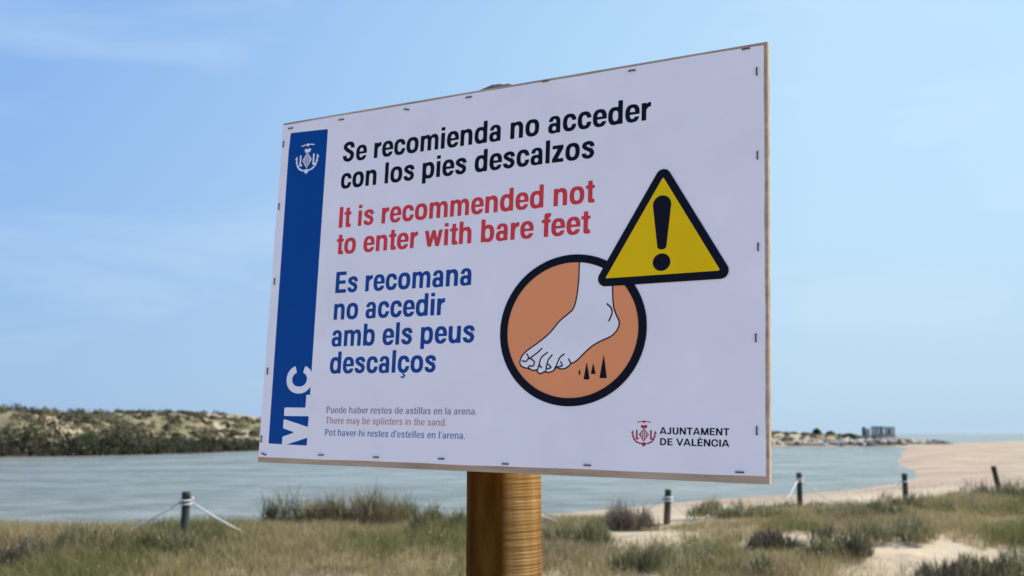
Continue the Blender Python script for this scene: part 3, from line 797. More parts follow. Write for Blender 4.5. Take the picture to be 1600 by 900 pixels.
# the town crest, once red and once white on the band
def crest(x0, y0, w, h):
    def q(a, b): return (x0 + a * w, y0 + b * h)
    s = min(w, h)
    f = PEN([q(.22, .07), q(.42, .045), q(.58, .045), q(.78, .07)], .035 * s, smoothit=False) | E(*q(.5, .055), .06 * s, .05 * s, 2)      # bat
    f = f | PG(q(.36, .20), q(.43, .17), q(.5, .20), q(.57, .17), q(.66, .20), q(.61, .30), q(.40, .30))                                   # crown
    f = f | (PG(q(.5, .30), q(.72, .54), q(.5, .80), q(.28, .54)) - PG(q(.5, .345), q(.685, .54), q(.5, .75), q(.315, .54)))              # lozenge
    for a in (.38, .46, .54, .62):
        d = .23 - abs(a - .5) * 1.05
        f = f | PEN([q(a, .54 - d * .85), q(a, .54 + d * .85)], .04 * s, smoothit=False)
    for a in (.20, .80):
        f = f | R(x0 + (a - .035) * w, y0 + .36 * h, x0 + (a + .035) * w, y0 + .72 * h) | R(x0 + (a - .04) * w, y0 + .66 * h, x0 + (a + .09) * w, y0 + .72 * h)
    f = f | PEN([q(.03, .42), q(.05, .62), q(.17, .80), q(.34, .87)], .055 * s) | PEN([q(.97, .42), q(.95, .62), q(.83, .80), q(.66, .87)], .055 * s)
    for a, b in ((.0, .47), (.03, .60), (.09, .72), (.2, .82)):
        f = f | E(*q(a + .01, b), .05 * s, .035 * s, 2) | E(*q(1 - a - .01, b), .05 * s, .035 * s, 2)
    return f | E(*q(.5, .88), .09 * s, .06 * s, 2) | PEN([q(.38, .86), q(.5, .96), q(.62, .86)], .04 * s)
area('town_crest', crest(1.1445, .8675, .058, .0605), (1.13, .855, 1.215, .94), .0011, M['ink_crest'], 1, 'small red town crest with bat, crown and lozenge')
area('town_crest', crest(.0625, .0745, .083, .0945), (.05, .06, .16, .18), .0016, M['ink_white'], 1, 'white town crest on the blue band')

# barefoot pictogram
CX, CY, RX, RY = .9795, .6518, .1978, .1850
area('disc', E(CX, CY, RX - .011, RY - .011, 2), (.77, .45, 1.19, .85), .004, M['ink_orange'], 0, 'tan orange disc')
area('disc_ring', E(CX, CY, RX, RY, 2) - E(CX, CY, RX - .0212, RY - .0195, 2), (.77, .45, 1.19, .85), .0035, M['ink_black'], 4, 'black ring round the disc')
leg = [(906.1, 404), (904.8, 437.2), (901.4, 465.6), (896.3, 482.6), (887.8, 491), (874.6, 502.4), (860, 520), (845.3, 532.7), (830.7, 543.3), (822.7, 549.3), (816.7, 556), (813.3, 564), (814, 570.7), (820, 574.7), (826.7, 575.3)]
toes = [[(826.7, 575.3), (833.3, 579), (838.7, 578)], [(838.7, 578), (841, 582), (845.3, 583.9), (851.3, 580.7)], [(851.3, 580.7), (855, 581.6), (860, 581.6), (866.5, 578.7)],
        [(866.5, 578.7), (869, 573), (874.7, 576.2), (882.7, 576), (889.3, 572), (892, 568.7)]]
sole = [(892, 568.7), (900, 564.7), (906.7, 558.7), (916, 549.3), (928, 539.3), (941.3, 532), (953.3, 526.7), (960.5, 521), (966.2, 512.8), (968, 503.3), (963.3, 492), (959.5, 480.7), (958, 465.6), (957.7, 448.6), (957.5, 425), (957, 412)]
U = lambda L_: [px(*p) for p in L_]
outline = U(leg)
for t_ in toes: outline += U(t_)[1:]
outline += U(sole)[1:]
sm = catmull(U(leg), 4).tolist()
for t_ in toes: sm += catmull(U(t_), 4).tolist()[1:]
sm += catmull(U(sole), 4).tolist()[1:]
inside = E(CX, CY, RX - .014, RY - .013, 2)
FB = (.77, .45, 1.19, .85)
area('foot', PG(*sm) & inside, FB, .0032, M['ink_white'], 1, 'white bare foot drawing')
Z3 = lambda L_: [px(800 + a / 7.5, 500 + b / 7.5) for a, b in L_]
lw = .0034
strokes = PEN(U(leg), lw)
for t_ in toes: strokes = strokes | PEN(U(t_), lw)
strokes = strokes | PEN(U(sole), lw) | PEN(U([(949.2, 475), (955.4, 481.5), (956.7, 490), (952, 501.5)]), .0038)
for L_ in ([(355, 335), (300, 385), (240, 430), (205, 455)], [(178, 400), (197, 440), (170, 485), (125, 480)], [(225, 455), (265, 490), (250, 540), (205, 540), (200, 575)],
           [(420, 380), (350, 440), (325, 520), (350, 560)], [(475, 410), (425, 480), (400, 590)], [(430, 520), (460, 555), (420, 575)],
           [(615, 400), (560, 450), (510, 575)], [(575, 490), (592, 535), (545, 550)], [(668, 460), (690, 500)], [(325, 520), (300, 590)]):
    strokes = strokes | PEN(Z3(L_), .0036)
area('foot_outline', strokes & inside, (.80, .45, 1.11, .80), .0013, M['ink_black'], 2, 'thin black lines of foot, toes and ankle')
spk = PG(*Z3([(880, 490), (842, 698), (914, 698)]))
for L_ in ([(955, 500), (928, 634), (984, 634)], [(1080, 400), (1028, 682), (1114, 682)], [(795, 575), (783, 620), (797, 655), (807, 615)]):
    spk = spk | PG(*Z3(L_))
area('splinters', spk, (.93, .66, 1.10, .80), .0014, M['ink_black'], 2, 'four black splinters under the foot')

tri = PG((1.2134, .2953), (1.0690, .5312), (1.3540, .5288))
area('triangle_border', tri.grow(.0193), (1.03, .26, 1.40, .57), .0035, M['ink_black'], 5, 'thick black border of the triangle')
area('triangle', tri, (1.05, .28, 1.37, .55), .003, M['ink_yellow'], 6, 'yellow warning triangle')
exc = PG((1.1890, .363), (1.2342, .363), (1.2232, .464), (1.2015, .464)).grow(.0004) | E(1.2116, .3628, .0230, .0226, 2) | E(1.2123, .464, .0109, .0065, 2)
area('exclamation_mark', exc | E(1.2121, .5006, .0219, .0208, 2), (1.18, .33, 1.25, .53), .0016, M['ink_black'], 7, 'black exclamation mark')

def staple_mesh(du, dv):
    """a staple pressed into the sheet: two wires' worth of bridge with bent ends"""
    L_ = 0.0118; pts = [(-L_ / 2, -.0006), (-L_ / 2, .0012), (-L_ / 2 + .0012, .0019), (L_ / 2 - .0012, .0019), (L_ / 2, .0012), (L_ / 2, -.0006)]
    d = eu * du + ev * dv; d = d / np.linalg.norm(d)
    return tube([d * a + en * b for a, b in pts], 0.0013, 6)
vm_, fm_ = staple_mesh(1, 0); st_h = mesh_data('staple', vm_, fm_, M['staple'], True)
vm_, fm_ = staple_mesh(0, 1); st_v = mesh_data('staple', vm_, fm_, M['staple'], True)
vm_, fm_ = staple_mesh(.9, .25); st_d = mesh_data('staple', vm_, fm_, M['staple'], True)
ST = [(455, 201, st_h), (534, 187.5, st_h), (636, 171.5, st_d), (733, 152.5, st_h), (853, 127.5, st_h), (988, 111, st_h), (1166, 77, st_h),
      (1183, 112, st_v), (1184, 243, st_v), (1185, 386, st_v), (1181.5, 528, st_v), (1183, 673, st_v),
      (1156, 738, st_h), (918, 727, st_h), (790, 725, st_h), (690, 717, st_h), (588, 714.5, st_h), (502, 711, st_h), (413, 709.5, st_d),
      (441, 226, st_v), (437, 323, st_v), (430, 440, st_v), (419, 580, st_v), (408, 686, st_v)]
for x, y, me in ST:
    u, v = px(x, y); u = max(u, .0085)
    put('staple', me, sign, tuple(SP(u, v, 0.0010) - BASE))

# ------------------------------------------------------------------ rope fence
M['fence_wood'] = noise_mat('dark weathered stake', (0.035, 0.045, 0.040), (0.105, 0.10, 0.075), 6, 6, 0.9, 0.6, 0.01, (1, 1, 0.3))
M['fence_brown'] = noise_mat('brown weathered stake', (0.06, 0.045, 0.030), (0.16, 0.12, 0.08), 6, 6, 0.9, 0.6, 0.01, (1, 1, 0.3))
M['rope'] = noise_mat('white rope', (0.62, 0.60, 0.55), (0.80, 0.79, 0.75), 60, 3, 0.8, 0.5, 0.004)
def gz_at(x, y): return float(height(np.array([x]), np.array([y]))[0])
STAKES = [  # x, y, top z, radius, tilt, material, label
 (-13.6, 17.2, 2.33, .075, (0, .02), 'fence_wood', None),
 (-5.38, 17.4, 2.35, .080, (0, .0), 'fence_wood', 'dark round stake at the left holding two white ropes'),
 (-0.12, 19.0, 2.32, .075, (0, .02), 'fence_wood', 'fence stake hidden behind the big sign post'),
 (2.87, 19.6, 2.27, .072, (0, .06), 'fence_brown', 'leaning brown stake just right of the sign post, white rope knotted on it'),
 (6.71, 24.6, 2.39, .074, (0, .01), 'fence_wood', 'tall dark upright stake right below the board corner'),
 (9.71, 26.0, 2.32, .078, (0, .0), 'fence_brown', 'short stake with a black cap in front of the beach'),
 (13.56, 29.2, 2.42, .082, (.05, -.20), 'fence_brown', 'bare brown stake tilting to the left at the far right'),
]
tops = []
for i, (x, y, zt, r0, tl, mk, lb) in enumerate(STAKES):
    r0 *= .88
    g = gz_at(x, y); h = zt - g
    if lb is None:
        lb = 'stake at the end of the rope, left of all the others'
    o = empty('fence_stake', (x, y, g), lb, 'stake', 'round stakes of the rope fence', rot=(tl[0], tl[1], 0.0))
    pf = [(r0 * 1.08, -.4), (r0 * 1.05, 0), (r0 * 1.0, h * .4), (r0 * .97, h * .8), (r0 * .95, h - .12)]
    v, f = lathe(pf, 20, .02); put('stake_shaft', mesh_data('stake_shaft', v, f, M[mk], True), o)
    v, f = lathe([(r0 * .99, h - .12 + .001), (r0 * 1.0, h - .02), (r0 * .86, h - .004), (r0 * .4, h)], 20, .02)
    put('stake_head', mesh_data('stake_head', v, f, M['fence_wood'], True), o)
    # the leaning top in world space
    tops.append(np.array([x + sin(tl[1]) * (h - .17), y - sin(tl[0]) * (h - .17), g + (h - .17)]))
def rope(i, j, sag, lb, r=.015):
    a = tops[i].copy(); b = tops[j].copy()
    n = 28; P = []
    ra = STAKES[i][3]; rb = STAKES[j][3]
    d = (b - a); d[2] = 0; d /= np.linalg.norm(d)
    a2 = a + d * ra; b2 = b - d * rb
    for k in range(n + 1):
        t = k / n; p = a2 * (1 - t) + b2 * t; p[2] -= sag * 4 * t * (1 - t)
        g = gz_at(p[0], p[1]) - .008; p[2] = max(p[2], g); P.append(p)
    mid = tops[i]
    v, f = tube([p - a for p in P], r, 8)
    root = empty('rope', tuple(a), lb, 'rope', 'white ropes of the fence')
    put('rope_span', mesh_data('rope_span', v, f, M['rope'], True), root)
    for c, rad, side in ((a, ra, .03), (b, rb, -.03)):
        q = [(c[0] - a[0] + (rad + .012) * cos(t), c[1] - a[1] + (rad + .012) * sin(t), c[2] - a[2] + side + .01 * sin(t)) for t in np.linspace(0, 2 * pi, 20)]
        v, f = tube(q, .014, 6); put('rope_loop', mesh_data('rope_loop', v, f, M['rope'], True), root)
    # a knot with a frayed tail
    v, f = tube([(d * (ra + .01) + np.array([0, -.02, .03])), (d * (ra + .03) + np.array([0, -.03, .055])), (d * (ra + .05) + np.array([0, -.04, .03]))], [.02, .03, .018], 8)
    put('rope_knot', mesh_data('rope_knot', v, f, M['rope'], True), root)
rope(0, 1, 1.25, 'white sagging rope running left from the left stake')
rope(1, 2, .95, 'white sagging rope from the left stake towards the sign post')
rope(2, 3, .5, 'white rope from behind the sign post to the leaning brown stake')
rope(3, 4, 1.0, 'white rope under the board corner, rising to the tall dark stake')
rope(4, 5, .6, 'white rope between the tall dark stake and the short capped one')

# ------------------------------------------------------------------ vegetation: near dune
def blades(px_, py_, pz_, h, w, lean, colors, seg=2, rg=rng):
    """thin tapered blades, each bending over; all arrays of length n"""
    n = len(px_)
    az = rg.uniform(0, 2 * pi, n); fa = az + rg.uniform(-1.3, 1.3, n) + pi / 2
    dx, dy = np.cos(az), np.sin(az); wx, wy = np.cos(fa) * w / 2, np.sin(fa) * w / 2
    rows = []
    for k in range(seg):
        t = k / seg; b = lean * t * t * h; zz = h * t * (1 - 0.25 * lean * t)
        tw = 1 - 0.55 * t
        rows.append(np.stack([px_ + dx * b - wx * tw, py_ + dy * b - wy * tw, pz_ + zz], -1))
        rows.append(np.stack([px_ + dx * b + wx * tw, py_ + dy * b + wy * tw, pz_ + zz], -1))
    rows.append(np.stack([px_ + dx * lean * h, py_ + dy * lean * h, pz_ + h * (1 - 0.25 * lean)], -1))
    V = np.stack(rows, 1); m = V.shape[1]; V = V.reshape(-1, 3)
    base = np.arange(n) * m; F_ = []
    for k in range(seg - 1):
        a = base + 2 * k
        F_ += [np.stack([a, a + 1, a + 3], -1), np.stack([a, a + 3, a + 2], -1)]
    a = base + 2 * (seg - 1)
    F_.append(np.stack([a, a + 1, a + 2], -1))
    nf = len(F_); Fm = np.stack(F_, 1).reshape(-1, 3)
    return V, Fm, np.repeat(colors, nf, axis=0)

M['grass'] = tone_mat('dune grass', 0.7, 0.4)
M['leaf'] = tone_mat('shrub leaf', 0.75, 0.3)
M['twig'] = noise_mat('dry twig', (0.10, 0.075, 0.05), (0.20, 0.155, 0.11), 8)
PAL = np.array([(0.185, 0.185, 0.065), (0.26, 0.24, 0.095), (0.41, 0.33, 0.15), (0.56, 0.45, 0.245), (0.32, 0.215, 0.13), (0.235, 0.225, 0.09), (0.44, 0.39, 0.27)])
# bare sand gaps (x, y, rx, ry)
def bare(x, y):
    """0..1 how bare the dune is"""
    b = np.zeros_like(x)
    for cx, cy, rx, ry in ((2.2, 18.2, 1.1, .9), (4.5, 17.3, .7, .8), (6.3, 17.2, .9, .6), (2.0, 15.6, .5, .7), (12.6, 26.0, 1.4, 1.3), (3.2, 20.6, 1.5, 1.3), (6.6, 15.0, .6, .5), (8.3, 17.0, .5, .5), (-6.9, 13.6, .5, .5), (.7, 20.5, .9, 1)):
        b = np.maximum(b, np.clip(1.4 - np.hypot((x - cx) / rx, (y - cy) / ry), 0, 1))
    nn = fbm(x, y, 2.4, 3)
    right = smooth(0, 4, x)
    return np.clip(b + np.clip(nn * 4.5 - 0.25 + 0.62 * right, 0, 1) * (0.12 + 0.84 * right), 0, 1)
def build_grass():
    V = []; Fm = []; C = []; off = 0
    NT = 40000
    a = rng.uniform(-64, 64, 104000); r = np.sqrt(rng.uniform(6.5 ** 2, 34 ** 2, 104000))
    a = np.where((np.abs(a) > 37) & (rng.random(len(a)) < .45), rng.uniform(-37, 37, len(a)), a)
    x = r * np.sin(np.radians(a)); y = r * np.cos(np.radians(a))
    edge = np.interp(x, DX, DY)
    keep = (y < edge + 1.2 + rng.exponential(1.6, len(x)) * (x > 0)) & (rng.random(len(x)) > bare(x, y) * 1.02) & (rng.random(len(x)) < np.clip((r - 7.5 + fbm(x, y, 3, 3) * 6) / 5, 0, 1)) & (rng.random(len(x)) < np.clip((66 - np.abs(a) + fbm(x, y, 6, 3) * 20) / 16, 0, 1))
    x, y = x[keep][:NT], y[keep][:NT]; n = len(x)
    z = height(x, y)
    clump = fbm(x, y, 3.5, 3); kind = fbm(x * 1.4 + 80, y * .7, 1.5, 3)
    tone = np.clip((kind + 0.2) / 0.4, 0, .999)
    nb = 22
    X = np.repeat(x, nb) + rng.normal(0, .085, n * nb); Y = np.repeat(y, nb) + rng.normal(0, .085, n * nb)
    Zg = np.repeat(z, nb) - .02
    hh = np.repeat(np.clip(.28 + clump * .6, .09, .52) * (1 - .2 * smooth(.5, 3.5, x) * (clump < .08)), nb) * rng.uniform(.45, 1.25, n * nb)
    w = rng.uniform(.004, .011, n * nb) 
    lean = rng.uniform(.05, .75, n * nb)
    t = np.repeat(tone, nb) * 4.2 + .3 + rng.normal(0, 1.1, n * nb)
    idx = np.clip(np.round(t), 0, 6).astype(int)
    cols = PAL[idx] * rng.uniform(.65, 1.4, (n * nb, 1))
    v, f, c = blades(X, Y, Zg, hh, w, lean, cols)
    me = mesh_data('dune_grass', v, f, M['grass']); set_color(me, c, 3)
    put('dune_grass', me, label='patchy green and straw coloured grass covering the near dune', cat='grass', kind='stuff')
    # seed heads and small pale flowers dotted through it
    m = 900
    i = rng.integers(0, n, m); X = x[i] + rng.normal(0, .1, m); Y = y[i] + rng.normal(0, .1, m); Z = height(X, Y) + rng.uniform(.12, .38, m)
    s = rng.uniform(.007, .017, m); 
    o = np.array([(1, 0, 0), (-1, 0, 0), (0, 1, 0), (0, -1, 0), (0, 0, 1), (0, 0, -1)], float)
    v = (np.stack([X, Y, Z], -1)[:, None, :] + o[None] * s[:, None, None]).reshape(-1, 3)
    fq = np.array([(0, 2, 4), (2, 1, 4), (1, 3, 4), (3, 0, 4), (2, 0, 5), (1, 2, 5), (3, 1, 5), (0, 3, 5)])
    f = (fq[None] + (np.arange(m) * 6)[:, None, None]).reshape(-1, 3)
    pc = np.array([(.75, .72, .66), (.62, .42, .36), (.66, .60, .42), (.40, .30, .2)])[rng.integers(0, 4, m)]
    me = mesh_data('wild_flowers', v, f, M['leaf']); set_color(me, np.repeat(pc, 8, axis=0), 3)
    put('wild_flowers', me, label='tiny white and pinkish flower heads scattered through the dune grass', cat='flowers', kind='stuff')
build_grass()

def build_wrack():
    m = 3000
    t = rng.uniform(0, 1, m); near = rng.random(m) < .35
    P = np.array([(3, 45), (10, 53), (16, 58), (20, 62), (25, 69), (29, 75), (37.5, 97), (49, 128), (66, 172), (86, 225)], float)
    i = np.minimum((t * (len(P) - 1)).astype(int), len(P) - 2); f = t * (len(P) - 1) - i
    q = P[i] * (1 - f)[:, None] + P[i + 1] * f[:, None]
    off = np.where(near, rng.normal(2.6, .9, m), rng.normal(6.5, 2.6, m)) * (1 + q[:, 1] / 90)
    X = np.where(near | (q[:, 1] < 90), q[:, 0] + off * .85 + rng.normal(0, .4, m), q[:, 0] + rng.uniform(4, 60, m))
    Y = q[:, 1] - off * .5 + np.where(near, 0, rng.normal(0, 3, m)); ok = height(X, Y) > .12; X, Y = X[ok], Y[ok]; m = len(X)
    s = rng.uniform(.02, .075, m) * (1 + Y / 250)
    v, f_, c = blades(X, Y, height(X, Y) - .01, s * .7, s * .8, rng.uniform(.5, 1.6, m), np.array([(.22, .165, .11), (.30, .23, .16), (.15, .12, .09), (.60, .52, .40)])[rng.integers(0, 4, m)])
    me = mesh_data('beach_wrack', v, f_, M['leaf']); set_color(me, c, 3)
    put('beach_wrack', me, label='scattered dark seaweed and drift litter on the beach right of the sign', cat='seaweed', kind='stuff')
build_wrack()

def dune_shrub(name, x, y, w, d, h, tones, label, cat, grp=None, nb=2200, blade=.10, seed=0, spiky=.5):
    rg = np.random.default_rng(100 + seed)
    g = gz_at(x, y)
    root = empty(name, (x, y, g), label, cat, grp)
    # lumps give the crown an uneven outline
    nl = 11
    lx = rg.uniform(-.5, .5, nl) * w; ly = rg.uniform(-.5, .5, nl) * d; lh = rg.uniform(.30, 1.05, nl) * h * (1 - .45 * np.abs(lx / w)); lr = rg.uniform(.14, .30, nl)
    k = rg.integers(0, nl, nb)
    th = rg.uniform(0, 2 * pi, nb); ph = np.arccos(rg.uniform(0, 1, nb)); rad = rg.uniform(.35, 1, nb) ** .5
    X = lx[k] + np.sin(ph) * np.cos(th) * rad * lr[k] * w * 1.1
    Y = ly[k] + np.sin(ph) * np.sin(th) * rad * lr[k] * d * 1.1
    Z = np.cos(ph) * rad * lh[k] * .8
    tn = np.array(list(tones) + [(.40, .34, .22)])
    lump_tone = rg.integers(0, len(tones), nl)
    ci = np.where(rg.random(nb) < .55, lump_tone[k], rg.integers(0, len(tn), nb))
    cols = tn[ci] * rg.uniform(.65, 1.4, (nb, 1))
    hb = blade * rg.uniform(.4, 1.9, nb) * (1 + spiky * (Z / h))
    v, f, c = blades(X, Y, Z - .02, hb, rg.uniform(.008, .017, nb), rg.uniform(.1, .9, nb), cols, 2, rg)
    me = mesh_data('foliage', v, f, M['leaf']); set_color(me, c, 3)
    put('foliage', me, root)
    parts = []
    for i in range(16):
        j = rg.integers(0, nl); e = np.array([lx[j] + rg.normal(0, .1) * w, ly[j] + rg.normal(0, .1) * d, lh[j] * rg.uniform(.7, 1.1)])
        s0 = e * (.25, .25, 0) + (0, 0, -.05); m = (s0 + e) / 2 + rg.normal(0, .03, 3)
        parts.append(tube([s0, m, e], [.010, .007, .003], 5))
    v, f = join(parts); put('twigs', mesh_data('twigs', v, f, M['twig'], True), root)
    return root
GREEN = [(.14, .14, .055), (.22, .205, .085), (.31, .27, .125), (.42, .35, .19)]
DARK = [(.075, .078, .042), (.12, .11, .065), (.18, .155, .10)]
BROWN = [(.13, .09, .065), (.20, .145, .10), (.27, .215, .16), (.09, .07, .05)]
def PXY(pxx, dist): return ((pxx - 800) / F_PX * dist, dist)
G1 = 'tall tussocks of rush in front of the lagoon'
SH = [  # name, px, dist, w, d, h, tones, label, cat, group, blades, blade length, spiky
 ('rush_tussock', 475, 19.4, 1.2, .9, .62, GREEN + DARK, 'dark green rush tussock, left one of the pair left of the sign post', 'rush', G1, 2600, .26, 1),
 ('rush_tussock', 545, 19.2, 1.5, .9, .58, GREEN + BROWN, 'broad brownish rush tussock filling the middle between left stake and post', 'rush', G1, 2800, .24, 1),
 ('rush_tussock', 605, 19.6, 1.0, .8, .56, GREEN + DARK, 'dark rush tussock nearest to the sign post on its left', 'rush', G1, 2200, .26, 1),
 ('shrub', 978, 19.3, .85, .7, .62, BROWN, 'dry brown twiggy shrub between the sign post and the leaning stake', 'shrub', None, 1800, .15, .6),
 ('shrub', 1303, 16.6, .95, .9, .58, DARK + GREEN, 'dark rounded shrub on the sand below the tall dark stake', 'shrub', None, 2600, .11, .4),
 ('shrub', 1195, 17.0, .7, .7, .44, BROWN + DARK, 'brown shrub left of the dark rounded one, under the board corner', 'shrub', None, 1700, .11, .4),
 ('shrub', 1108, 15.6, 1.25, 1.0, .60, GREEN + [(.17, .18, .08)], 'pale green bushy shrub right of the sign post', 'shrub', None, 2600, .13, .5),
 ('shrub', 1512, 26.5, 1.3, .9, .62, BROWN + DARK, 'dark dry brushwood heap left of the tilted stake', 'shrub', None, 1800, .15, .6),
 ('shrub', 1596, 27.5, 1.8, 1.2, .62, DARK + GREEN, 'dark green shrub at the right edge by the tilted stake', 'shrub', None, 2200, .12, .4),
 ('shrub', 1410, 22.5, 1.1, 1.0, .45, GREEN, 'low green shrub at the foot of the black capped stake', 'shrub', None, 2000, .12, .5),
 ('shrub', 1550, 15.6, 1.15, 1.0, .60, GREEN + DARK, 'large dark green shrub in the bottom right corner', 'shrub', None, 3000, .12, .4),
 ('shrub', 1462, 15.4, .8, .8, .42, BROWN + DARK, 'grey brown shrub left of the bottom right corner one', 'shrub', None, 1800, .11, .4),
 ('shrub', 1250, 22.5, 1.1, 1.0, .42, GREEN, 'low green shrub at the foot of the tall dark stake', 'shrub', None, 2000, .12, .5),
 ('shrub', 185, 16.6, 1.4, 1.0, .56, GREEN + [(.17, .15, .07)], 'olive green shrub at the left, in front of the water', 'shrub', None, 2600, .13, .5),
 ('shrub', 40, 16.0, .9, .9, .52, BROWN + DARK, 'dark brown shrub at the left edge', 'shrub', None, 2000, .12, .4),
 ('shrub', 258, 16.9, .9, .8, .50, GREEN, 'bright green shrub just left of the left stake', 'shrub', None, 2200, .13, .5),
 ('shrub', 328, 16.8, 1.1, .9, .46, GREEN + [(.18, .17, .09)], 'green shrub just right of the left stake', 'shrub', None, 2200, .13, .5),
 ('shrub', 690, 18.2, .9, .8, .56, GREEN + [(.15, .18, .07)], 'fresh green shrub touching the left side of the sign post', 'shrub', None, 2200, .14, .6),
 ('shrub', 880, 17.4, 1.2, .9, .56, GREEN + [(.15, .16, .07)], 'green shrub touching the right side of the sign post', 'shrub', None, 2400, .14, .6),
 ('shrub', 1385, 17.6, 1.1, .9, .50, GREEN + [(.24, .23, .13)], 'soft grey green shrub right of the dark rounded one', 'shrub', None, 2200, .12, .5),
 ('shrub', 1005, 16.2, .9, .8, .44, GREEN + [(.24, .23, .13)], 'low grey green shrub below the leaning brown stake', 'shrub', None, 1900, .12, .5),
 ('shrub', 1345, 20.2, 1.4, .9, .42, GREEN + [(.22, .22, .11)], 'long low green shrub on the dune edge between two stakes', 'shrub', None, 2300, .11, .5),
 ('shrub', 1145, 20.4, 1.5, .9, .40, GREEN + [(.22, .22, .11)], 'long low green shrub on the dune edge under the board corner', 'shrub', None, 2300, .11, .5),
]
for i, s in enumerate(SH):
    x, y = PXY(s[1], s[2])
    dune_shrub(s[0], x, y, s[3], s[4], s[5], s[6], s[7], s[8], s[9], s[10], s[11], i, s[12])

# ------------------------------------------------------------------ vegetation and works on the far bank
def leaf_cloud(cx, cy, cz, rx, ry, rz, n, size, tones, rg):
    """n little leaf faces through the outer part of an uneven crown"""
    th = rg.uniform(0, 2 * pi, n); ct = rg.uniform(-.25, 1, n); st = np.sqrt(1 - ct * ct); rad = rg.uniform(.5, 1, n) ** .4
    lump = 1 + .22 * np.sin(3 * th + cx) + .18 * np.sin(5 * th + 4 * ct + cy)
    X = cx + rx * st * np.cos(th) * rad * lump; Y = cy + ry * st * np.sin(th) * rad * lump; Z = cz + rz * ct * rad * lump
    c = np.stack([X, Y, Z], -1)
    a = rg.normal(0, 1, (n, 3)); a /= np.linalg.norm(a, axis=1)[:, None]; b = np.cross(a, rg.normal(0, 1, (n, 3))); b /= np.linalg.norm(b, axis=1)[:, None]
    s = (size * rg.uniform(.6, 1.4, n))[:, None]
    V = np.stack([c - a * s, c + a * s * .6 + b * s * .8, c + a * s * .3 - b * s * .9], 1).reshape(-1, 3)
    F_ = np.arange(3 * n).reshape(-1, 3)
    tn = np.array(tones); cols = tn[rg.integers(0, len(tn), n)] * rg.uniform(.7, 1.3, (n, 1))
    return V, F_, cols
def scrub(name, items, label, cat, kind=None, size=.2, seed=1):
    rg = np.random.default_rng(seed); Vs = []; Fs = []; Cs = []; o = 0
    for (x, y, r_, h, tones, n) in items:
        V, F_, C = leaf_cloud(x, y, gz_at(x, y) + h * .12, r_, r_, h, n, size, tones, rg)
        Vs.append(V); Fs.append(F_ + o); Cs.append(C); o += len(V)
    me = mesh_data(name, np.vstack(Vs), np.vstack(Fs), M['leaf']); set_color(me, np.vstack(Cs), 3)
    return put(name, me, label=label, cat=cat, kind=kind)
FG = [(.060, .070, .034), (.080, .084, .040), (.042, .050, .028)]
FO = [(.15, .14, .07), (.19, .165, .085), (.12, .12, .06)]
FT = [(.28, .23, .145), (.21, .18, .11)]
FB_ = [(.09, .06, .04), (.06, .048, .035)]
far_shore = [(-250, 140), (-150, 142), (-104, 143), (-75, 148), (-62, 154), (-54, 172), (-50, 203), (0, 245), (20, 255), (68, 268)]
fs = np.array(far_shore, float)
rgf = np.random.default_rng(21)
items = []
seglen = np.hypot(*(fs[1:] - fs[:-1]).T); cum = np.concatenate([[0], np.cumsum(seglen)])
for k in range(420):
    s = rgf.uniform(0, cum[-1] - 60); i = np.searchsorted(cum, s) - 1; t = (s - cum[i]) / seglen[i]
    p = fs[i] * (1 - t) + fs[i + 1] * t; dd = (fs[i + 1] - fs[i]) / seglen[i]; nrm = np.array([-dd[1], dd[0]])
    p = p + nrm * rgf.uniform(1.5, 9)
    big = .95 if p[0] < -60 else .62
    items.append((p[0], p[1], rgf.uniform(1.0, 2.4) * big, rgf.uniform(1.3, 3.0) * big, (FG, FG, FG + FB_, FG + FO[:1])[rgf.integers(0, 4)], 150))
for k in range(420):  # low dark growth added to stand in for the bank's reflection
    s = rgf.uniform(0, cum[-1] - 90); i = np.searchsorted(cum, s) - 1; t = (s - cum[i]) / seglen[i]
    p = fs[i] * (1 - t) + fs[i + 1] * t; dd = (fs[i + 1] - fs[i]) / seglen[i]; nrm = np.array([-dd[1], dd[0]])
    p = p + nrm * rgf.uniform(-.6, 1.8)
    items.append((p[0], p[1], rgf.uniform(.7, 1.5), rgf.uniform(.7, 1.5), (FB_, FB_ + FG, FG)[rgf.integers(0, 3)], 70))
scrub('lakeside_thicket', items, 'dark dense thicket along the far waterline at the left', 'thicket', 'stuff', .24, 2)
items = []
for k in range(1500):
    x = rgf.uniform(-210, 60); y = np.interp(x, fs[:, 0], fs[:, 1]) + rgf.uniform(7, 75)
    v_ = fbm(np.array([x]), np.array([y]), 16, 3)[0]
    if v_ > .13 and rgf.random() < .6: continue
    items.append((x, y, rgf.uniform(.5, 1.9), rgf.uniform(.4, 1.35), (FG, FO, FO, FT, FB_, FT)[rgf.integers(0, 6)], 70))
for k in range(300):
    x = rgf.uniform(45, 106); y = 268 + rgf.uniform(2, 22)
    items.append((x, y, rgf.uniform(.3, 1.0), rgf.uniform(.25, .7), (FO, FT, FG)[rgf.integers(0, 3)], 40))
for k in range(650):
    x = rgf.uniform(-86, -36); y = rgf.uniform(176, 262)
    if y < np.interp(x, fs[:, 0], fs[:, 1]) + 6: continue
    items.append((x, y, rgf.uniform(.4, 1.4), rgf.uniform(.25, .8), (FG, FO, FO, FT, FB_)[rgf.integers(0, 5)], 60))
scrub('dune_scrub', items, 'low olive scrub spotting the dunes beyond the lagoon', 'scrub', 'stuff', .22, 3)
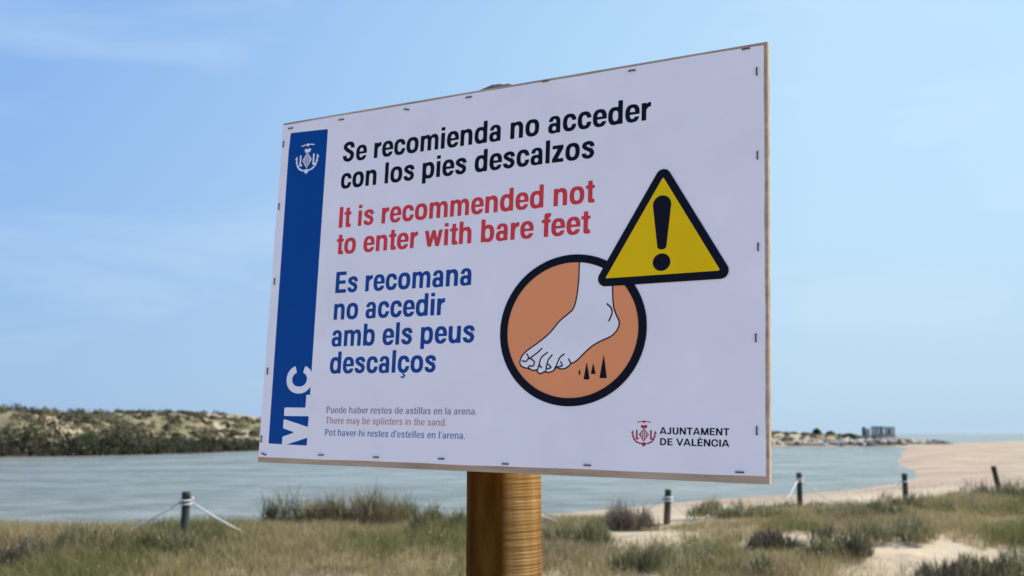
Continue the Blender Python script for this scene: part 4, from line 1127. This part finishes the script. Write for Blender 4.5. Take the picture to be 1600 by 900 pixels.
# bushes one can tell apart
BU = [(20, 156, 3.4, 3.2, FG, 'broad dark bush at the left edge by the water'), (62, 159, 2.0, 4.0, FG + FO, 'tall narrow dark bush on the far bank near the left edge'),
      (205, 166, 3.0, 3.4, FG + FO, 'big round olive bush in the middle of the far bank'), (330, 196, 2.2, 2.0, FG, 'small dark bush below the bright sand patch of the far dune'),
      (1272, 284, 1.0, 1.5, FG, 'hazy upright bush on the low dune right of the board'), (1293, 283, 1.1, 1.0, FG, 'dark bush left of the ruin, second from it'), (1322, 281, 1.8, .8, FG, 'dark low bush beside the ruin')]
for i, (pxx, dd, r_, h, tn, lb) in enumerate(BU):
    x, y = PXY(pxx, dd); g = gz_at(x, y)
    root = empty('far_bush', (x, y, g), lb, 'bush', 'bushes standing on the far bank')
    V, F_, C = leaf_cloud(0, 0, h * .3, r_, r_, h * .8, 900, .2, tn, rgf)
    me = mesh_data('crown', V, F_, M['leaf']); set_color(me, C, 3); put('crown', me, root)
    v, f = join([tube([(0, 0, -.3), (a * .3, b * .3, h * .4), (a, b, h * .8)], [.1, .07, .03], 6) for a, b in ((.5, .1), (-.4, .3), (.1, -.5))])
    put('stems', mesh_data('stems', v, f, M['twig']), root)

# pale old jetty of rocks
M['rock'] = noise_mat('pale rock', (0.30, 0.26, 0.21), (0.58, 0.51, 0.42), 0.8, 6, 0.9, 0.8, 0.2)
M['rock_dark'] = noise_mat('dark wet rock', (0.05, 0.047, 0.045), (0.14, 0.13, 0.115), 0.9, 6, 0.8, 0.8, 0.2)
def rock_mesh(name, seed, material):
    rg = np.random.default_rng(seed)
    import bmesh
    bm = bmesh.new(); bmesh.ops.create_icosphere(bm, subdivisions=2, radius=1)
    pl = rg.normal(0, 1, (9, 3)); pl /= np.linalg.norm(pl, axis=1)[:, None]; dd = rg.uniform(.55, .85, 9)
    for v in bm.verts:
        p = np.array(v.co)
        for q, d in zip(pl, dd):
            e = p @ q - d
            if e > 0: p = p - q * e
        v.co = p * (1.25, 1.0, .8)
    me = bpy.data.meshes.new(name); bm.to_mesh(me); bm.free(); me.materials.append(material); return me
RM = [rock_mesh('rock', s, M['rock']) for s in range(4)]; RD = [rock_mesh('rock', s + 9, M['rock_dark']) for s in range(4)]
bw = empty('breakwater', (92, 272, 0.3), 'low breakwater of dark and pale boulders at the mouth of the lagoon', 'breakwater')
for k in range(270):
    t = rgf.random() ** .8
    x = 69 + t * 45.5; yl = np.interp(x, [69, 80, 90, 98, 106, 115], [269.5, 269.3, 267.8, 265.5, 268, 273])
    row = rgf.random()
    y = yl + row * 9
    dark = (row < .30 and x > 84) or x > 111
    s = rgf.uniform(.45, 1.1) if not dark else rgf.uniform(.5, .95)
    zz = .25 + row * 1.3 * (1 if x < 108 else .7) + rgf.uniform(-.1, .2)
    o = put('rock', (RD if dark else RM)[rgf.integers(0, 4)], bw, (x - 92, y - 272, zz - .3))
    o.scale = (s, s * rgf.uniform(.8, 1.2), s * rgf.uniform(.6, 1)); o.rotation_euler = (rgf.uniform(-.4, .4), rgf.uniform(-.4, .4), rgf.uniform(0, 6.28))

# ruined bunker-like building with pillars
M['concrete'] = noise_mat('stained concrete', (0.34, 0.33, 0.31), (0.52, 0.50, 0.47), 0.7, 6, 0.9, 0.5, 0.05)
M['concrete_dark'] = noise_mat('blackened concrete', (0.08, 0.08, 0.09), (0.18, 0.18, 0.185), 0.7, 6, 0.9, 0.5, 0.05)
rx_, ry_ = PXY(1365, 279)
rg0 = min(gz_at(rx_ - 4, ry_), gz_at(rx_ + 4, ry_), gz_at(rx_, ry_)) 
rz0 = CAM_Z - (681 - 677) / F_PX * 279
ruin = empty('ruined_building', (rx_, ry_, rz0), 'roofless grey ruin with a row of pillars and openings on the far point', 'ruin')
def rp(name, bx, mk='concrete'):
    v, f = bx; return put(name, mesh_data(name, v, f, M[mk]), ruin)
rp('floor_slab', box(-4.6, 4.4, -2.2, 2.2, -1.2 + min(0, rg0 - rz0), 0.0))
for i, a in enumerate((-1.9, -1.2, -.5, .2, .75, 1.6, 2.25, 3.0, 3.75)):
    rp('pillar', box(a - .21, a + .21, -2.0, -1.65, .003, 2.1), 'concrete_dark')
for a in (-1.9, .1, 2.0, 3.75):
    rp('pillar', box(a - .2, a + .2, 1.6, 1.95, .003, 2.0), 'concrete_dark')
rp('lintel', box(-2.2, .9, -2.05, -1.6, 2.103, 2.5), 'concrete_dark')
rp('lintel', box(.95, 4.1, -2.05, -1.6, 2.103, 2.42), 'concrete')
rp('parapet', box(-1.7, 3.6, -1.95, -1.75, .003, .45), 'concrete')
rp('side_wall', box(-3.6, -2.45, -1.6, 1.4, .003, 1.9))['label'] = 'pale standing wall left of the pillars'
rp('broken_wall', box(-3.8, -3.603, -1.6, .6, .003, 2.35), 'concrete_dark')
